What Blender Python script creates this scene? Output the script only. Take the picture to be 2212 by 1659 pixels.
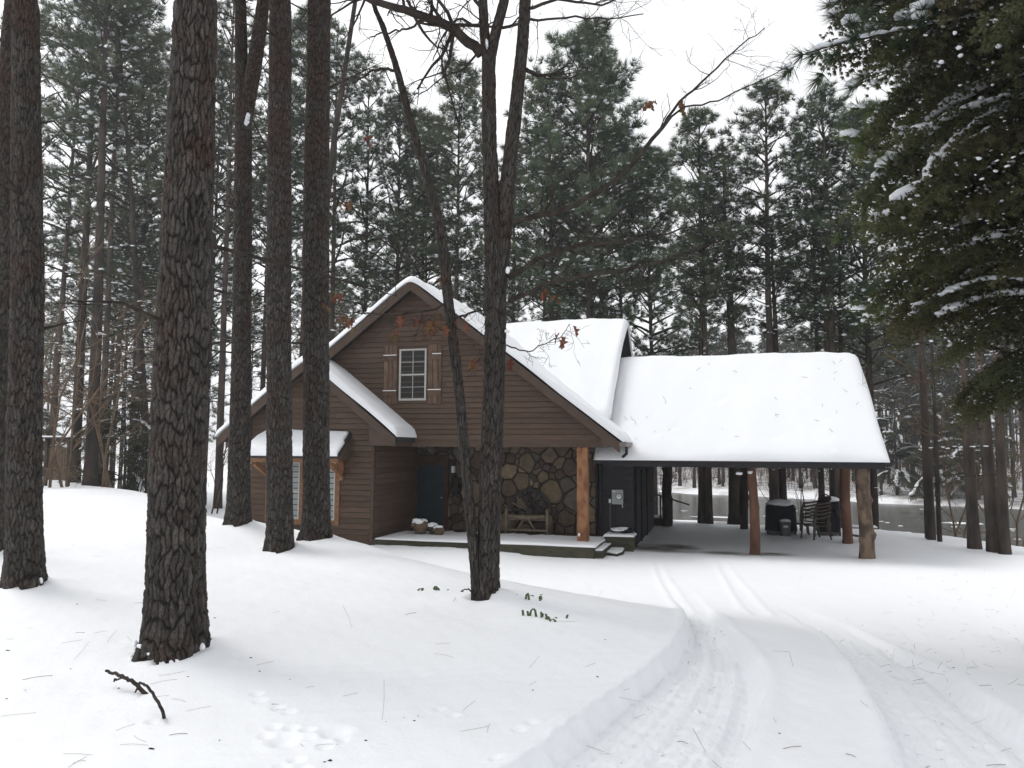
import bpy, math, random
import numpy as np
from mathutils import Vector, Matrix

for _o in list(bpy.data.objects):
    bpy.data.objects.remove(_o, do_unlink=True)
SC = bpy.context.scene
COL = SC.collection
rng = np.random.default_rng(7)
random.seed(7)
PI = math.pi
R = math.radians

# ------------------------------------------------------------------ camera, sky, sun, exposure
CAM = np.array([0.0, 0.0, 2.7])
YAW, PITCH, ROLL, FPX = R(15.5), R(4.9), R(0.3), 770.0
cd = bpy.data.cameras.new('camera')
cd.sensor_width = 36.0
cd.lens = 36.0 * FPX / 1024.0
cd.clip_start = 0.05
cd.clip_end = 2000.0
cam = bpy.data.objects.new('camera', cd)
COL.objects.link(cam)
MCAM = Matrix.Rotation(YAW, 3, 'Z') @ Matrix.Rotation(PI / 2 + PITCH, 3, 'X') @ Matrix.Rotation(ROLL, 3, 'Z')
cam.matrix_world = Matrix.Translation(Vector(CAM)) @ MCAM.to_4x4()
SC.camera = cam
MC = np.array(MCAM)

SUN_EL, SUN_LEFT = R(54), R(75)          # hazy sun high to the left of the yard
SUN_STRENGTH, SKY_STRENGTH, EXPOSURE = 0.80, 0.15, 0.86
world = bpy.data.worlds.new('World')
SC.world = world
world.use_nodes = True
wt = world.node_tree
for n in list(wt.nodes):
    wt.nodes.remove(n)
w_out = wt.nodes.new('ShaderNodeOutputWorld')
w_bg = wt.nodes.new('ShaderNodeBackground')
w_sky = wt.nodes.new('ShaderNodeTexSky')
w_sky.sky_type = 'NISHITA'
w_sky.sun_disc = False
w_sky.sun_elevation = SUN_EL
w_sky.sun_rotation = -SUN_LEFT
w_sky.air_density = 1.0
w_sky.dust_density = 4.0
w_sky.altitude = 100
w_hsv = wt.nodes.new('ShaderNodeHueSaturation')
w_hsv.inputs['Saturation'].default_value = 0.10
w_bg.inputs['Strength'].default_value = SKY_STRENGTH
wt.links.new(w_sky.outputs[0], w_hsv.inputs['Color'])
w_mix = wt.nodes.new('ShaderNodeMixRGB')          # even white winter cloud over the whole sky
w_mix.inputs[0].default_value = 0.70
w_mix.inputs[2].default_value = (4.25, 4.3, 4.4, 1)
wt.links.new(w_hsv.outputs[0], w_mix.inputs[1])
wt.links.new(w_mix.outputs[0], w_bg.inputs[0])
wt.links.new(w_bg.outputs[0], w_out.inputs[0])

sl = bpy.data.lights.new('sun', 'SUN')
sl.energy = SUN_STRENGTH
sl.angle = R(24)
sl.color = (1.0, 0.965, 0.92)
sun = bpy.data.objects.new('sun', sl)
COL.objects.link(sun)
sdir = Vector((-math.sin(SUN_LEFT) * math.cos(SUN_EL), math.cos(SUN_LEFT) * math.cos(SUN_EL), math.sin(SUN_EL)))
sun.rotation_euler = sdir.to_track_quat('Z', 'Y').to_euler()

vs = SC.view_settings
vs.view_transform = 'Standard'
vs.look = 'None'
vs.exposure = EXPOSURE
vs.gamma = 1.0
vs.use_curve_mapping = False
SC.render.engine = 'CYCLES'
SC.cycles.max_bounces = 6
SC.cycles.diffuse_bounces = 3
SC.cycles.glossy_bounces = 2
SC.cycles.transmission_bounces = 2
SC.cycles.transparent_max_bounces = 4
SC.cycles.caustics_reflective = False
SC.cycles.caustics_refractive = False

# ------------------------------------------------------------------ from the photograph to places
S2 = 2.16016          # notes were taken on a 2212-pixel-wide view of the photograph

def ray(u, v):
    return MC @ np.array([(u - 512) / FPX, -(v - 384) / FPX, -1.0])

def at(u, v, x=None, y=None, z=None):
    """the point of a house-parallel plane seen at a place of the 2212-wide view"""
    r = ray(u / S2, v / S2)
    if x is not None: t = (x - CAM[0]) / r[0]
    elif y is not None: t = (y - CAM[1]) / r[1]
    else: t = (z - CAM[2]) / r[2]
    return CAM + r * t

def depth_of(p):
    return -(MC.T @ (np.asarray(p) - CAM))[2]

# ------------------------------------------------------------------ object helpers
def tag(o, label=None, cat=None, group=None, kind=None):
    if label: o['label'] = label
    if cat: o['category'] = cat
    if group: o['group'] = group
    if kind: o['kind'] = kind
    return o

def empty(name, loc=(0, 0, 0), rz=0.0, scale=1.0):
    o = bpy.data.objects.new(name, None)
    o.empty_display_size = 0.2
    COL.objects.link(o)
    o.location = loc
    o.rotation_euler = (0, 0, rz)
    o.scale = (scale,) * 3 if np.isscalar(scale) else scale
    return o

def link(name, me, parent=None, loc=(0, 0, 0), rot=(0, 0, 0), scale=(1, 1, 1)):
    o = bpy.data.objects.new(name, me)
    COL.objects.link(o)
    if parent is not None: o.parent = parent
    o.location, o.rotation_euler, o.scale = loc, rot, scale
    return o

def np_mesh(name, V, F, mat, smooth=False, attrs=None):
    """V (n,3), F (m,k) all faces of one size"""
    me = bpy.data.meshes.new(name)
    V = np.ascontiguousarray(V, dtype=np.float32)
    F = np.ascontiguousarray(F, dtype=np.int32)
    m, k = F.shape
    me.vertices.add(len(V)); me.vertices.foreach_set('co', V.ravel())
    me.loops.add(m * k); me.loops.foreach_set('vertex_index', F.ravel())
    me.polygons.add(m)
    me.polygons.foreach_set('loop_start', np.arange(0, m * k, k, dtype=np.int32))
    if smooth:
        me.polygons.foreach_set('use_smooth', np.ones(m, dtype=bool))
    if attrs:
        for an, av in attrs.items():
            a = me.attributes.new(an, 'FLOAT', 'POINT')
            a.data.foreach_set('value', np.ascontiguousarray(av, dtype=np.float32))
    me.update(calc_edges=True)
    me.validate()
    if mat: me.materials.append(mat)
    return me

ICO_V = None
def _ico():
    g = (1 + 5 ** .5) / 2
    v = np.array([(-1, g, 0), (1, g, 0), (-1, -g, 0), (1, -g, 0), (0, -1, g), (0, 1, g), (0, -1, -g), (0, 1, -g), (g, 0, -1), (g, 0, 1), (-g, 0, -1), (-g, 0, 1)], float)
    v /= np.linalg.norm(v[0])
    f = [(0, 11, 5), (0, 5, 1), (0, 1, 7), (0, 7, 10), (0, 10, 11), (1, 5, 9), (5, 11, 4), (11, 10, 2), (10, 7, 6), (7, 1, 8), (3, 9, 4), (3, 4, 2), (3, 2, 6), (3, 6, 8), (3, 8, 9), (4, 9, 5), (2, 4, 11), (6, 2, 10), (8, 6, 7), (9, 8, 1)]
    return v, f
ICO_V, ICO_F = _ico()
def _sub(v, f):
    v = [tuple(a) for a in v]; c = {}; o = []
    def mid(a, b):
        k = (min(a, b), max(a, b))
        if k not in c:
            m = np.array(v[a]) + np.array(v[b]); m /= np.linalg.norm(m); c[k] = len(v); v.append(tuple(m))
        return c[k]
    for a, b, d in f:
        x, y, z = mid(a, b), mid(b, d), mid(d, a)
        o += [(a, x, z), (b, y, x), (d, z, y), (x, y, z)]
    return np.array(v), o
ICO1_V, ICO1_F = _sub(ICO_V, ICO_F)
ICO2_V, ICO2_F = _sub(ICO1_V, ICO1_F)

class MB:
    """collects shapes into one mesh"""
    def __init__(s): s.v = []; s.f = []
    def add(s, vs, fs):
        b = len(s.v); s.v.extend([tuple(map(float, p)) for p in vs]); s.f.extend([tuple(i + b for i in q) for q in fs]); return s
    def box(s, x0, x1, y0, y1, z0, z1):
        return s.add([(x0, y0, z0), (x1, y0, z0), (x1, y1, z0), (x0, y1, z0), (x0, y0, z1), (x1, y0, z1), (x1, y1, z1), (x0, y1, z1)],
                     [(3, 2, 1, 0), (4, 5, 6, 7), (0, 1, 5, 4), (1, 2, 6, 5), (2, 3, 7, 6), (3, 0, 4, 7)])
    def bar(s, a, b, w, h, up=(0, 0, 1)):
        a = np.array(a, float); b = np.array(b, float); d = b - a; d /= np.linalg.norm(d)
        u = np.array(up, float); sd = np.cross(d, u); sd /= np.linalg.norm(sd); u = np.cross(sd, d)
        q = [p + sx * sd * w / 2 + sz * u * h / 2 for p in (a, b) for sx, sz in ((-1, -1), (1, -1), (1, 1), (-1, 1))]
        return s.add(q, [(3, 2, 1, 0), (4, 5, 6, 7), (0, 1, 5, 4), (1, 2, 6, 5), (2, 3, 7, 6), (3, 0, 4, 7)])
    def prism(s, poly, axis, a0, a1):
        """polygon (2d) extruded along an axis: 'y' -> (x,z), 'x' -> (y,z), 'z' -> (x,y)"""
        n = len(poly)
        def mk(p, a):
            return (p[0], a, p[1]) if axis == 'y' else ((a, p[0], p[1]) if axis == 'x' else (p[0], p[1], a))
        vs = [mk(p, a0) for p in poly] + [mk(p, a1) for p in poly]
        fs = [tuple(range(n)), tuple(range(2 * n - 1, n - 1, -1))] + [(i, i + n, (i + 1) % n + n, (i + 1) % n) for i in range(n)]
        return s.add(vs, fs)
    def tube(s, pts, rad, n=6, cap=True):
        P = np.array(pts, float); k = len(P); rad = np.full(k, rad) if np.isscalar(rad) else np.array(rad, float)
        T = np.gradient(P, axis=0); T /= np.linalg.norm(T, axis=1)[:, None] + 1e-9
        ref = np.array([0, 0, 1.]) if abs(T[0][2]) < .9 else np.array([1., 0, 0])
        vs = []; u = np.cross(T[0], ref); u /= np.linalg.norm(u)
        an = np.arange(n) * 2 * PI / n; ca, sa = np.cos(an), np.sin(an)
        for i in range(k):
            u = u - T[i] * (u @ T[i]); u /= np.linalg.norm(u) + 1e-9; w = np.cross(T[i], u)
            vs.extend(P[i] + rad[i] * (ca[:, None] * u + sa[:, None] * w))
        fs = [(i * n + j, i * n + (j + 1) % n, (i + 1) * n + (j + 1) % n, (i + 1) * n + j) for i in range(k - 1) for j in range(n)]
        if cap: fs += [tuple(range(n - 1, -1, -1)), tuple((k - 1) * n + j for j in range(n))]
        return s.add(vs, fs)
    def lathe(s, c, prof, n=16):
        vs = []; k = len(prof)
        for r_, z in prof:
            vs += [(c[0] + r_ * math.cos(2 * PI * j / n), c[1] + r_ * math.sin(2 * PI * j / n), c[2] + z) for j in range(n)]
        fs = [(i * n + j, i * n + (j + 1) % n, (i + 1) * n + (j + 1) % n, (i + 1) * n + j) for i in range(k - 1) for j in range(n)]
        fs += [tuple(range(n - 1, -1, -1)), tuple((k - 1) * n + j for j in range(n))]
        return s.add(vs, fs)
    def blob(s, c, r, lvl=1, noise=.18, seed=0):
        V, F = (ICO_V, ICO_F) if lvl == 0 else ((ICO1_V, ICO1_F) if lvl == 1 else (ICO2_V, ICO2_F))
        g = np.random.default_rng(seed + 11)
        k = g.normal(size=(4, 3)) * 2.2; ph = g.uniform(0, 6, 4)
        d = 1 + noise * sum(np.sin(V @ k[i] + ph[i]) for i in range(4)) * .5
        return s.add(np.array(c) + V * d[:, None] * np.array(r), F)
    def mesh(s, name, mat, smooth=False):
        me = bpy.data.meshes.new(name); me.from_pydata(s.v, [], s.f); me.update()
        if smooth: me.polygons.foreach_set('use_smooth', np.ones(len(me.polygons), dtype=bool))
        if mat: me.materials.append(mat)
        return me
    def build(s, name, mat, parent=None, smooth=False, bevel=0.0):
        o = link(name, s.mesh(name, mat, smooth), parent)
        if bevel:
            m = o.modifiers.new('bevel', 'BEVEL'); m.width = bevel; m.segments = 2; m.limit_method = 'ANGLE'
        return o

# ------------------------------------------------------------------ materials
def mat(name, col, rough=.8, spec=.3, col2=None, scale=6.0, stretch=(1, 1, 1), detail=5.0, bump=0.0, bscale=None, rand=0.0, metal=0.0, coord='Object', contrast=(.35, .65)):
    m = bpy.data.materials.new(name); m.use_nodes = True
    t = m.node_tree; b = t.nodes['Principled BSDF']
    b.inputs['Roughness'].default_value = rough
    b.inputs['Specular IOR Level'].default_value = spec
    b.inputs['Metallic'].default_value = metal
    b.inputs['Base Color'].default_value = (*col, 1)
    tc = t.nodes.new('ShaderNodeTexCoord'); mp = t.nodes.new('ShaderNodeMapping')
    mp.inputs['Scale'].default_value = stretch
    t.links.new(tc.outputs[coord], mp.inputs['Vector'])
    out = None
    if col2 is not None:
        nz = t.nodes.new('ShaderNodeTexNoise'); nz.inputs['Scale'].default_value = scale; nz.inputs['Detail'].default_value = detail
        t.links.new(mp.outputs[0], nz.inputs['Vector'])
        rp = t.nodes.new('ShaderNodeValToRGB')
        rp.color_ramp.elements[0].position, rp.color_ramp.elements[1].position = contrast
        rp.color_ramp.elements[0].color = (*col, 1); rp.color_ramp.elements[1].color = (*col2, 1)
        t.links.new(nz.outputs['Fac'], rp.inputs['Fac'])
        out = rp.outputs['Color']
        t.links.new(out, b.inputs['Base Color'])
    if rand:
        oi = t.nodes.new('ShaderNodeObjectInfo'); hs = t.nodes.new('ShaderNodeHueSaturation')
        mr = t.nodes.new('ShaderNodeMapRange')
        mr.inputs['To Min'].default_value = 1 - rand; mr.inputs['To Max'].default_value = 1 + rand
        t.links.new(oi.outputs['Random'], mr.inputs['Value']); t.links.new(mr.outputs[0], hs.inputs['Value'])
        if out is None: hs.inputs['Color'].default_value = (*col, 1)
        else: t.links.new(out, hs.inputs['Color'])
        t.links.new(hs.outputs[0], b.inputs['Base Color'])
    if bump:
        nb = t.nodes.new('ShaderNodeTexNoise'); nb.inputs['Scale'].default_value = bscale or scale * 2; nb.inputs['Detail'].default_value = 6
        t.links.new(mp.outputs[0], nb.inputs['Vector'])
        bp = t.nodes.new('ShaderNodeBump'); bp.inputs['Strength'].default_value = bump; bp.inputs['Distance'].default_value = .02
        t.links.new(nb.outputs['Fac'], bp.inputs['Height']); t.links.new(bp.outputs[0], b.inputs['Normal'])
    return m

def leaf_mat(name, col, col2, trans=.3, scale=1.3, rand=.25, hue=.07):
    m = bpy.data.materials.new(name); m.use_nodes = True
    t = m.node_tree; b = t.nodes['Principled BSDF']; out = t.nodes['Material Output']
    t.nodes.remove(b)
    tc = t.nodes.new('ShaderNodeTexCoord'); nz = t.nodes.new('ShaderNodeTexNoise'); nz.inputs['Scale'].default_value = scale; nz.inputs['Detail'].default_value = 4
    t.links.new(tc.outputs['Object'], nz.inputs['Vector'])
    rp = t.nodes.new('ShaderNodeValToRGB')
    rp.color_ramp.elements[0].position, rp.color_ramp.elements[1].position = .35, .65
    rp.color_ramp.elements[0].color = (*col, 1); rp.color_ramp.elements[1].color = (*col2, 1)
    t.links.new(nz.outputs['Fac'], rp.inputs['Fac'])
    oi = t.nodes.new('ShaderNodeObjectInfo'); hs = t.nodes.new('ShaderNodeHueSaturation'); mr = t.nodes.new('ShaderNodeMapRange')
    mr.inputs['To Min'].default_value = 1 - rand; mr.inputs['To Max'].default_value = 1 + rand
    t.links.new(oi.outputs['Random'], mr.inputs['Value']); t.links.new(mr.outputs[0], hs.inputs['Value']); t.links.new(rp.outputs['Color'], hs.inputs['Color'])
    mh = t.nodes.new('ShaderNodeMath'); mh.operation = 'MULTIPLY_ADD'; mf = t.nodes.new('ShaderNodeMath'); mf.operation = 'FRACT'; mm_ = t.nodes.new('ShaderNodeMath'); mm_.operation = 'MULTIPLY'; mm_.inputs[1].default_value = 7.3
    t.links.new(oi.outputs['Random'], mm_.inputs[0]); t.links.new(mm_.outputs[0], mf.inputs[0]); t.links.new(mf.outputs[0], mh.inputs[0]); mh.inputs[1].default_value = hue; mh.inputs[2].default_value = .5 - hue * .5; t.links.new(mh.outputs[0], hs.inputs['Hue'])
    d = t.nodes.new('ShaderNodeBsdfDiffuse'); tr = t.nodes.new('ShaderNodeBsdfTranslucent'); mx = t.nodes.new('ShaderNodeMixShader')
    mx.inputs[0].default_value = trans
    t.links.new(hs.outputs[0], d.inputs[0]); t.links.new(hs.outputs[0], tr.inputs[0])
    t.links.new(d.outputs[0], mx.inputs[1]); t.links.new(tr.outputs[0], mx.inputs[2]); t.links.new(mx.outputs[0], out.inputs[0])
    return m

def bark_mat(name, plate, plate2, red, furrow):
    """plate tint is carried by the mesh: each bark plate has its own tone"""
    m = bpy.data.materials.new(name); m.use_nodes = True
    t = m.node_tree; b = t.nodes['Principled BSDF']
    b.inputs['Roughness'].default_value = .92; b.inputs['Specular IOR Level'].default_value = .15
    at_ = t.nodes.new('ShaderNodeAttribute'); at_.attribute_name = 'tint'
    fu = t.nodes.new('ShaderNodeAttribute'); fu.attribute_name = 'plate'
    tc = t.nodes.new('ShaderNodeTexCoord')
    nz = t.nodes.new('ShaderNodeTexNoise'); nz.inputs['Scale'].default_value = 2.2; nz.inputs['Detail'].default_value = 6
    t.links.new(tc.outputs['Object'], nz.inputs['Vector'])
    fine = t.nodes.new('ShaderNodeTexNoise'); fine.inputs['Scale'].default_value = 60; fine.inputs['Detail'].default_value = 5
    t.links.new(tc.outputs['Object'], fine.inputs['Vector'])
    r1 = t.nodes.new('ShaderNodeValToRGB')
    r1.color_ramp.elements[0].color = (*plate, 1); r1.color_ramp.elements[1].color = (*plate2, 1)
    t.links.new(at_.outputs['Fac'], r1.inputs['Fac'])
    m1 = t.nodes.new('ShaderNodeMixRGB'); m1.inputs[2].default_value = (*red, 1)
    rr = t.nodes.new('ShaderNodeMapRange'); rr.inputs['From Min'].default_value = .46; rr.inputs['From Max'].default_value = .66; rr.inputs['To Max'].default_value = .58
    sx = t.nodes.new('ShaderNodeSeparateXYZ'); t.links.new(tc.outputs['Object'], sx.inputs[0]); zr = t.nodes.new('ShaderNodeMapRange'); zr.inputs['From Min'].default_value = 1.5; zr.inputs['From Max'].default_value = 8; zr.inputs['To Min'].default_value = -.06; zr.inputs['To Max'].default_value = .10; t.links.new(sx.outputs['Z'], zr.inputs['Value'])
    ad = t.nodes.new('ShaderNodeMath'); t.links.new(nz.outputs['Fac'], ad.inputs[0]); t.links.new(zr.outputs[0], ad.inputs[1])
    t.links.new(ad.outputs[0], rr.inputs['Value']); t.links.new(rr.outputs[0], m1.inputs[0]); t.links.new(r1.outputs[0], m1.inputs[1])
    m2 = t.nodes.new('ShaderNodeMixRGB'); m2.inputs[1].default_value = (*furrow, 1)
    t.links.new(fu.outputs['Fac'], m2.inputs[0]); t.links.new(m1.outputs[0], m2.inputs[2])
    m3 = t.nodes.new('ShaderNodeMixRGB'); m3.blend_type = 'MULTIPLY'; m3.inputs[0].default_value = .6
    r3 = t.nodes.new('ShaderNodeMapRange'); r3.inputs['From Min'].default_value = .3; r3.inputs['From Max'].default_value = .7; r3.inputs['To Min'].default_value = .45; r3.inputs['To Max'].default_value = 1.4
    t.links.new(fine.outputs['Fac'], r3.inputs['Value']); t.links.new(m2.outputs[0], m3.inputs[1]); t.links.new(r3.outputs[0], m3.inputs[2])
    t.links.new(m3.outputs[0], b.inputs['Base Color'])
    bp = t.nodes.new('ShaderNodeBump'); bp.inputs['Strength'].default_value = .6; bp.inputs['Distance'].default_value = .01
    t.links.new(fine.outputs['Fac'], bp.inputs['Height']); t.links.new(bp.outputs[0], b.inputs['Normal'])
    return m

M = {}
M['snow'] = mat('snow_clean', (.84, .855, .88), .55, .25, bump=.25, bscale=14)
M['snow_tree'] = mat('snow_on_trees', (.80, .82, .85), .6, .2)
M['bark'] = bark_mat('pine_bark', (.033, .030, .027), (.108, .097, .088), (.070, .037, .027), (.010, .008, .007))
M['bark_oak'] = bark_mat('oak_bark', (.032, .028, .025), (.092, .083, .075), (.062, .043, .033), (.012, .010, .009))
M['bark_far'] = mat('distant_bark', (.036, .032, .029), .95, .1, (.092, .072, .060), 1.6, (2, 2, .5), bump=.5, bscale=14, rand=.35)
M['branch'] = mat('branch_bark', (.024, .020, .018), .95, .1, (.055, .046, .039), 8)
M['twig_brown'] = mat('brown_twigs', (.10, .070, .048), .95, .1, (.17, .12, .08), 3)
M['needle'] = leaf_mat('pine_needles', (.060, .086, .056), (.130, .148, .092), .5)
M['needle_light'] = leaf_mat('light_pine_needles', (.075, .090, .036), (.150, .155, .070), .5)
M['needle_far'] = leaf_mat('far_pine_needles', (.050, .066, .046), (.100, .112, .074), .4)
M['cedar'] = leaf_mat('cedar_sprays', (.072, .080, .040), (.150, .150, .080), .5, 1.2)
M['dead_leaf'] = leaf_mat('dry_oak_leaf', (.105, .055, .032), (.20, .11, .062), .35, 9.0, .3)
M['grass_green'] = mat('shoot_green', (.05, .10, .035), .6, .4, (.12, .15, .06), 30)
M['straw'] = mat('dry_needles', (.22, .15, .08), .9, .1, (.10, .07, .045), 3)
M['siding'] = mat('brown_siding', (.086, .056, .039), .75, .25, (.103, .068, .049), 2.2, (1, 1, 5), bump=.25, bscale=30, rand=.14)
M['trim'] = mat('brown_trim', (.072, .047, .034), .7, .3, (.086, .057, .042), 4, bump=.1, rand=.05)
M['roofing_lap_shade'] = mat('dark_roofing_lap_shade', (.025, .025, .028), .9, .2, (.05, .048, .05), 12, bump=.3)  # roof covering; also the wall backing whose dark gaps imitate lap shadow
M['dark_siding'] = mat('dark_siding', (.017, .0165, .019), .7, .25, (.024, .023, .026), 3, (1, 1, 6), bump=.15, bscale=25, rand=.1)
M['mortar'] = mat('mortar', (.050, .042, .034), .95, .1, (.035, .029, .024), 14, bump=.5)
M['gutter'] = mat('gutter_metal', (.16, .13, .115), .45, .5, (.12, .10, .09), 5)
M['cedar_post'] = mat('peeled_timber', (.30, .150, .075), .75, .25, (.15, .062, .030), 7, (1, 1, .4), bump=.5, bscale=12, rand=.08, contrast=(.42, .66))
M['log_red'] = mat('reddish_log', (.155, .080, .052), .8, .2, (.095, .048, .032), 5, (1, 1, .3), bump=.4, bscale=14, rand=.12)
M['jamb'] = mat('dark_timber', (.075, .045, .030), .8, .2, (.05, .03, .02), 5)
M['log_grey'] = mat('weathered_log', (.19, .135, .095), .85, .2, (.07, .05, .038), 5, (1, 1, .6), bump=.7, bscale=16, rand=.15, contrast=(.42, .60))
M['log_dark'] = mat('dark_log', (.075, .058, .047), .9, .2, (.045, .036, .030), 6, (1, 1, .35), bump=.5, bscale=14, rand=.15)
M['timber'] = mat('window_timber', (.25, .135, .070), .75, .25, (.16, .085, .045), 7, (1, 1, 5), bump=.2, rand=.1)
M['shutter'] = mat('old_barn_board', (.16, .105, .075), .9, .15, (.075, .050, .038), 6, (6, 6, .7), bump=.5, bscale=10, rand=.3)
M['white'] = mat('window_white', (.40, .41, .38), .5, .4)
M['door'] = mat('blue_green_door', (.010, .026, .036), .5, .4, (.008, .020, .028), 3)
M['deck'] = mat('deck_board', (.12, .085, .062), .9, .15, (.075, .054, .042), 6, (.6, 4, 1), bump=.3, rand=.15)
M['green_wood'] = mat('treated_timber', (.075, .070, .048), .9, .15, (.045, .044, .032), 6, (.6, 1, 4), bump=.3, rand=.15)
M['black'] = mat('black_cover', (.008, .009, .013), .7, .12, (.014, .015, .02), 4, bump=.3)
M['iron'] = mat('dark_iron', (.022, .021, .022), .55, .5)
M['grey_box'] = mat('grey_enamel', (.27, .29, .29), .5, .4)
M['grey_mid'] = mat('grey_plastic', (.11, .11, .115), .6, .4)
M['pale'] = mat('pale_plastic', (.62, .63, .62), .5, .4)
M['rust'] = mat('rusty_metal', (.14, .085, .045), .7, .4, (.07, .05, .035), 10, bump=.4)
M['chair'] = mat('brown_resin', (.085, .062, .052), .6, .3, (.065, .05, .043), 5)
M['bench_wood'] = mat('grey_old_wood', (.22, .18, .13), .9, .15, (.14, .115, .085), 5, (4, 1, 1), bump=.4, rand=.1)
M['lantern_glass'] = mat('frosted_glass', (.62, .63, .64), .35, .5)
_g = mat('window_glass', (.010, .010, .011), .08, .28); M['glass'] = _g
M['blind'] = mat('curtained_glass', (.30, .34, .345), .2, .5, (.24, .28, .29), 1.5, (1, 1, 5))
STONES = [mat('stone_%s' % n, a, .88, .2, b, 6, bump=.6, bscale=16, rand=.16) for n, a, b in (
    ('tan', (.185, .145, .100), (.125, .096, .068)), ('ochre', (.235, .180, .115), (.160, .122, .080)), ('brown', (.125, .092, .068), (.085, .062, .047)),
    ('plum', (.118, .088, .075), (.082, .062, .054)), ('grey', (.135, .120, .100), (.092, .082, .070)), ('dark', (.088, .070, .056), (.064, .050, .041)))]
# ------------------------------------------------------------------ the lie of the land
def S(t):
    t = np.clip(t, 0, 1); return t * t * (3 - 2 * t)

LAKE = np.array([(9.0, 23.0), (8.2, 25.0), (6.8, 27.8), (4.8, 29.6), (1.8, 30.9), (-2, 32.0), (-5.0, 38), (-8, 50), (-10.5, 83.5), (-2, 78.5), (6, 75.5), (13, 70), (21, 66), (33, 57), (60, 42), (90, 20), (70, -10), (30, 6), (16, 15)])
Z_LAKE = -1.5

def seg_dist(x, y, poly, closed=True):
    d = np.full(x.shape, 1e9); n = len(poly)
    for i in range(n if closed else n - 1):
        a, b = poly[i], poly[(i + 1) % n]; ab = b - a
        t = np.clip(((x - a[0]) * ab[0] + (y - a[1]) * ab[1]) / (ab @ ab), 0, 1)
        d = np.minimum(d, np.hypot(x - a[0] - t * ab[0], y - a[1] - t * ab[1]))
    return d

def inside(x, y, poly):
    c = np.zeros(x.shape, bool); n = len(poly)
    for i in range(n):
        (x1, y1), (x2, y2) = poly[i], poly[(i + 1) % n]
        if y1 == y2: continue
        c ^= ((y1 > y) != (y2 > y)) & (x < (x2 - x1) * (y - y1) / (y2 - y1) + x1)
    return c

def waves(x, y, seed, f0, n=8):
    g = np.random.default_rng(seed); o = 0
    for i in range(n):
        a = g.uniform(0, 2 * PI); f = f0 * g.uniform(.6, 1.7); o = o + np.sin(f * (x * math.cos(a) + y * math.sin(a)) + g.uniform(0, 6))
    return o / n ** .5

def base_ground(x, y):
    x = np.asarray(x, float); y = np.asarray(y, float)
    # the raised yard ends along a line from the driveway past the oak to the left of the house
    s = (x + .34) * .62 + (y - 7.06) * .78 + .25 * np.sin(x * .45 + 1)
    near = 1.12 - 1.10 * S((s + .35) / (3.7 + 3.2 * S((x + 4) / 5))) - .5 * S((y - 25) / 22) * (s < 60)
    t = y + .6 * x
    far = -1.25 + .05 * np.clip(t - 78, 0, 110) + .25 * waves(x, y, 5, .12)
    fw = S((t - 48) / 26) * (y > 30)
    z = near * (1 - fw) + far * fw
    z = z + .035 * waves(x, y, 3, .55) * S((np.hypot(x, y) - 2) / 6) * (1 - S((y - 18) / 3) * (x > -10) * (y < 31))
    # flat ground inside the carport and round the porch
    c = S((x + 10.5) / 1.5) * S((y - 17.5) / 2.2) * (1 - S((y - 29) / 2))
    z = z * (1 - c) + .03 * c
    ins = inside(x, y, LAKE); d = seg_dist(x, y, LAKE)
    dn = S(d / 3.4)
    z = np.where(ins, z * (1 - dn) + (-2.4) * dn, z)
    return z

def on_ground(u, v, gf=None):
    gf = gf or base_ground
    """first place where the line of sight meets the ground"""
    r = ray(u / S2, v / S2); t = np.concatenate([np.arange(1.5, 32, .05), np.arange(32, 140, .4)])
    q = CAM[None] + r[None] * t[:, None]; h = q[:, 2] - gf(q[:, 0], q[:, 1]); k = int(np.argmax(h < 0)) or len(t) - 1
    f = h[k - 1] / (h[k - 1] - h[k] + 1e-9); tt = t[k - 1] + f * (t[k] - t[k - 1]); return CAM + r * tt

# trunks near the camera: (view x, width) at several heights of the 2212-wide view, foot given first
FORE = {
    'big':   [(375, 1425, 128), (385, 1000, 119), (396, 700, 114), (410, 350, 104), (424, 0, 94)],
    'left':  [(52, 1276, 76), (52, 1000, 72), (60, 600, 66), (56, 250, 58), (56, 0, 55)],
    'edge':  [(-22, 1200, 60), (-10, 900, 48), (4, 500, 44), (10, 250, 42), (30, 0, 36)],
    'third': [(605, 1200, 58), (603, 900, 56), (602, 600, 54), (604, 300, 51), (606, 0, 49)],
    'fourth': [(684, 1165, 60), (683, 900, 59), (682, 550, 58), (686, 250, 54), (690, 0, 51)],
    'fork':  [(514, 1142, 52), (519, 900, 45), (524, 600, 41), (526, 300, 37), (521, 100, 28), (520, 0, 26)],
    'oak':   [(1050, 1296, 56), (1056, 1150, 52), (1066, 850, 50), (1072, 650, 48), (1063, 480, 38), (1057, 300, 34), (1055, 115, 32)],
}
FOOT = {k: on_ground(v[0][0], v[0][1]) for k, v in FORE.items()}
for k, d_ in (('third', 12.6), ('fourth', 13.4), ('fork', 14.4)): FOOT[k] = CAM + ray(FORE[k][0][0] / S2, FORE[k][0][1] / S2) * d_
_LIFT = [(p[0], p[1], p[2] - float(base_ground(np.array([p[0]]), np.array([p[1]]))[0])) for p in FOOT.values()]
_flat_ground = base_ground
def base_ground(x, y):
    z = _flat_ground(x, y)
    for (px, py, h) in _LIFT: z = z + h * np.exp(-((np.asarray(x) - px) ** 2 + (np.asarray(y) - py) ** 2) / 1.5 ** 2)
    return z

def edge_pts(px):
    P = np.array([on_ground(u, v)[:2] for u, v in px]); s = np.r_[0, np.cumsum(np.linalg.norm(np.diff(P, axis=0), axis=1))]
    q = np.linspace(0, s[-1], 46); return np.stack([np.interp(q, s, P[:, 0]), np.interp(q, s, P[:, 1])], 1)

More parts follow.
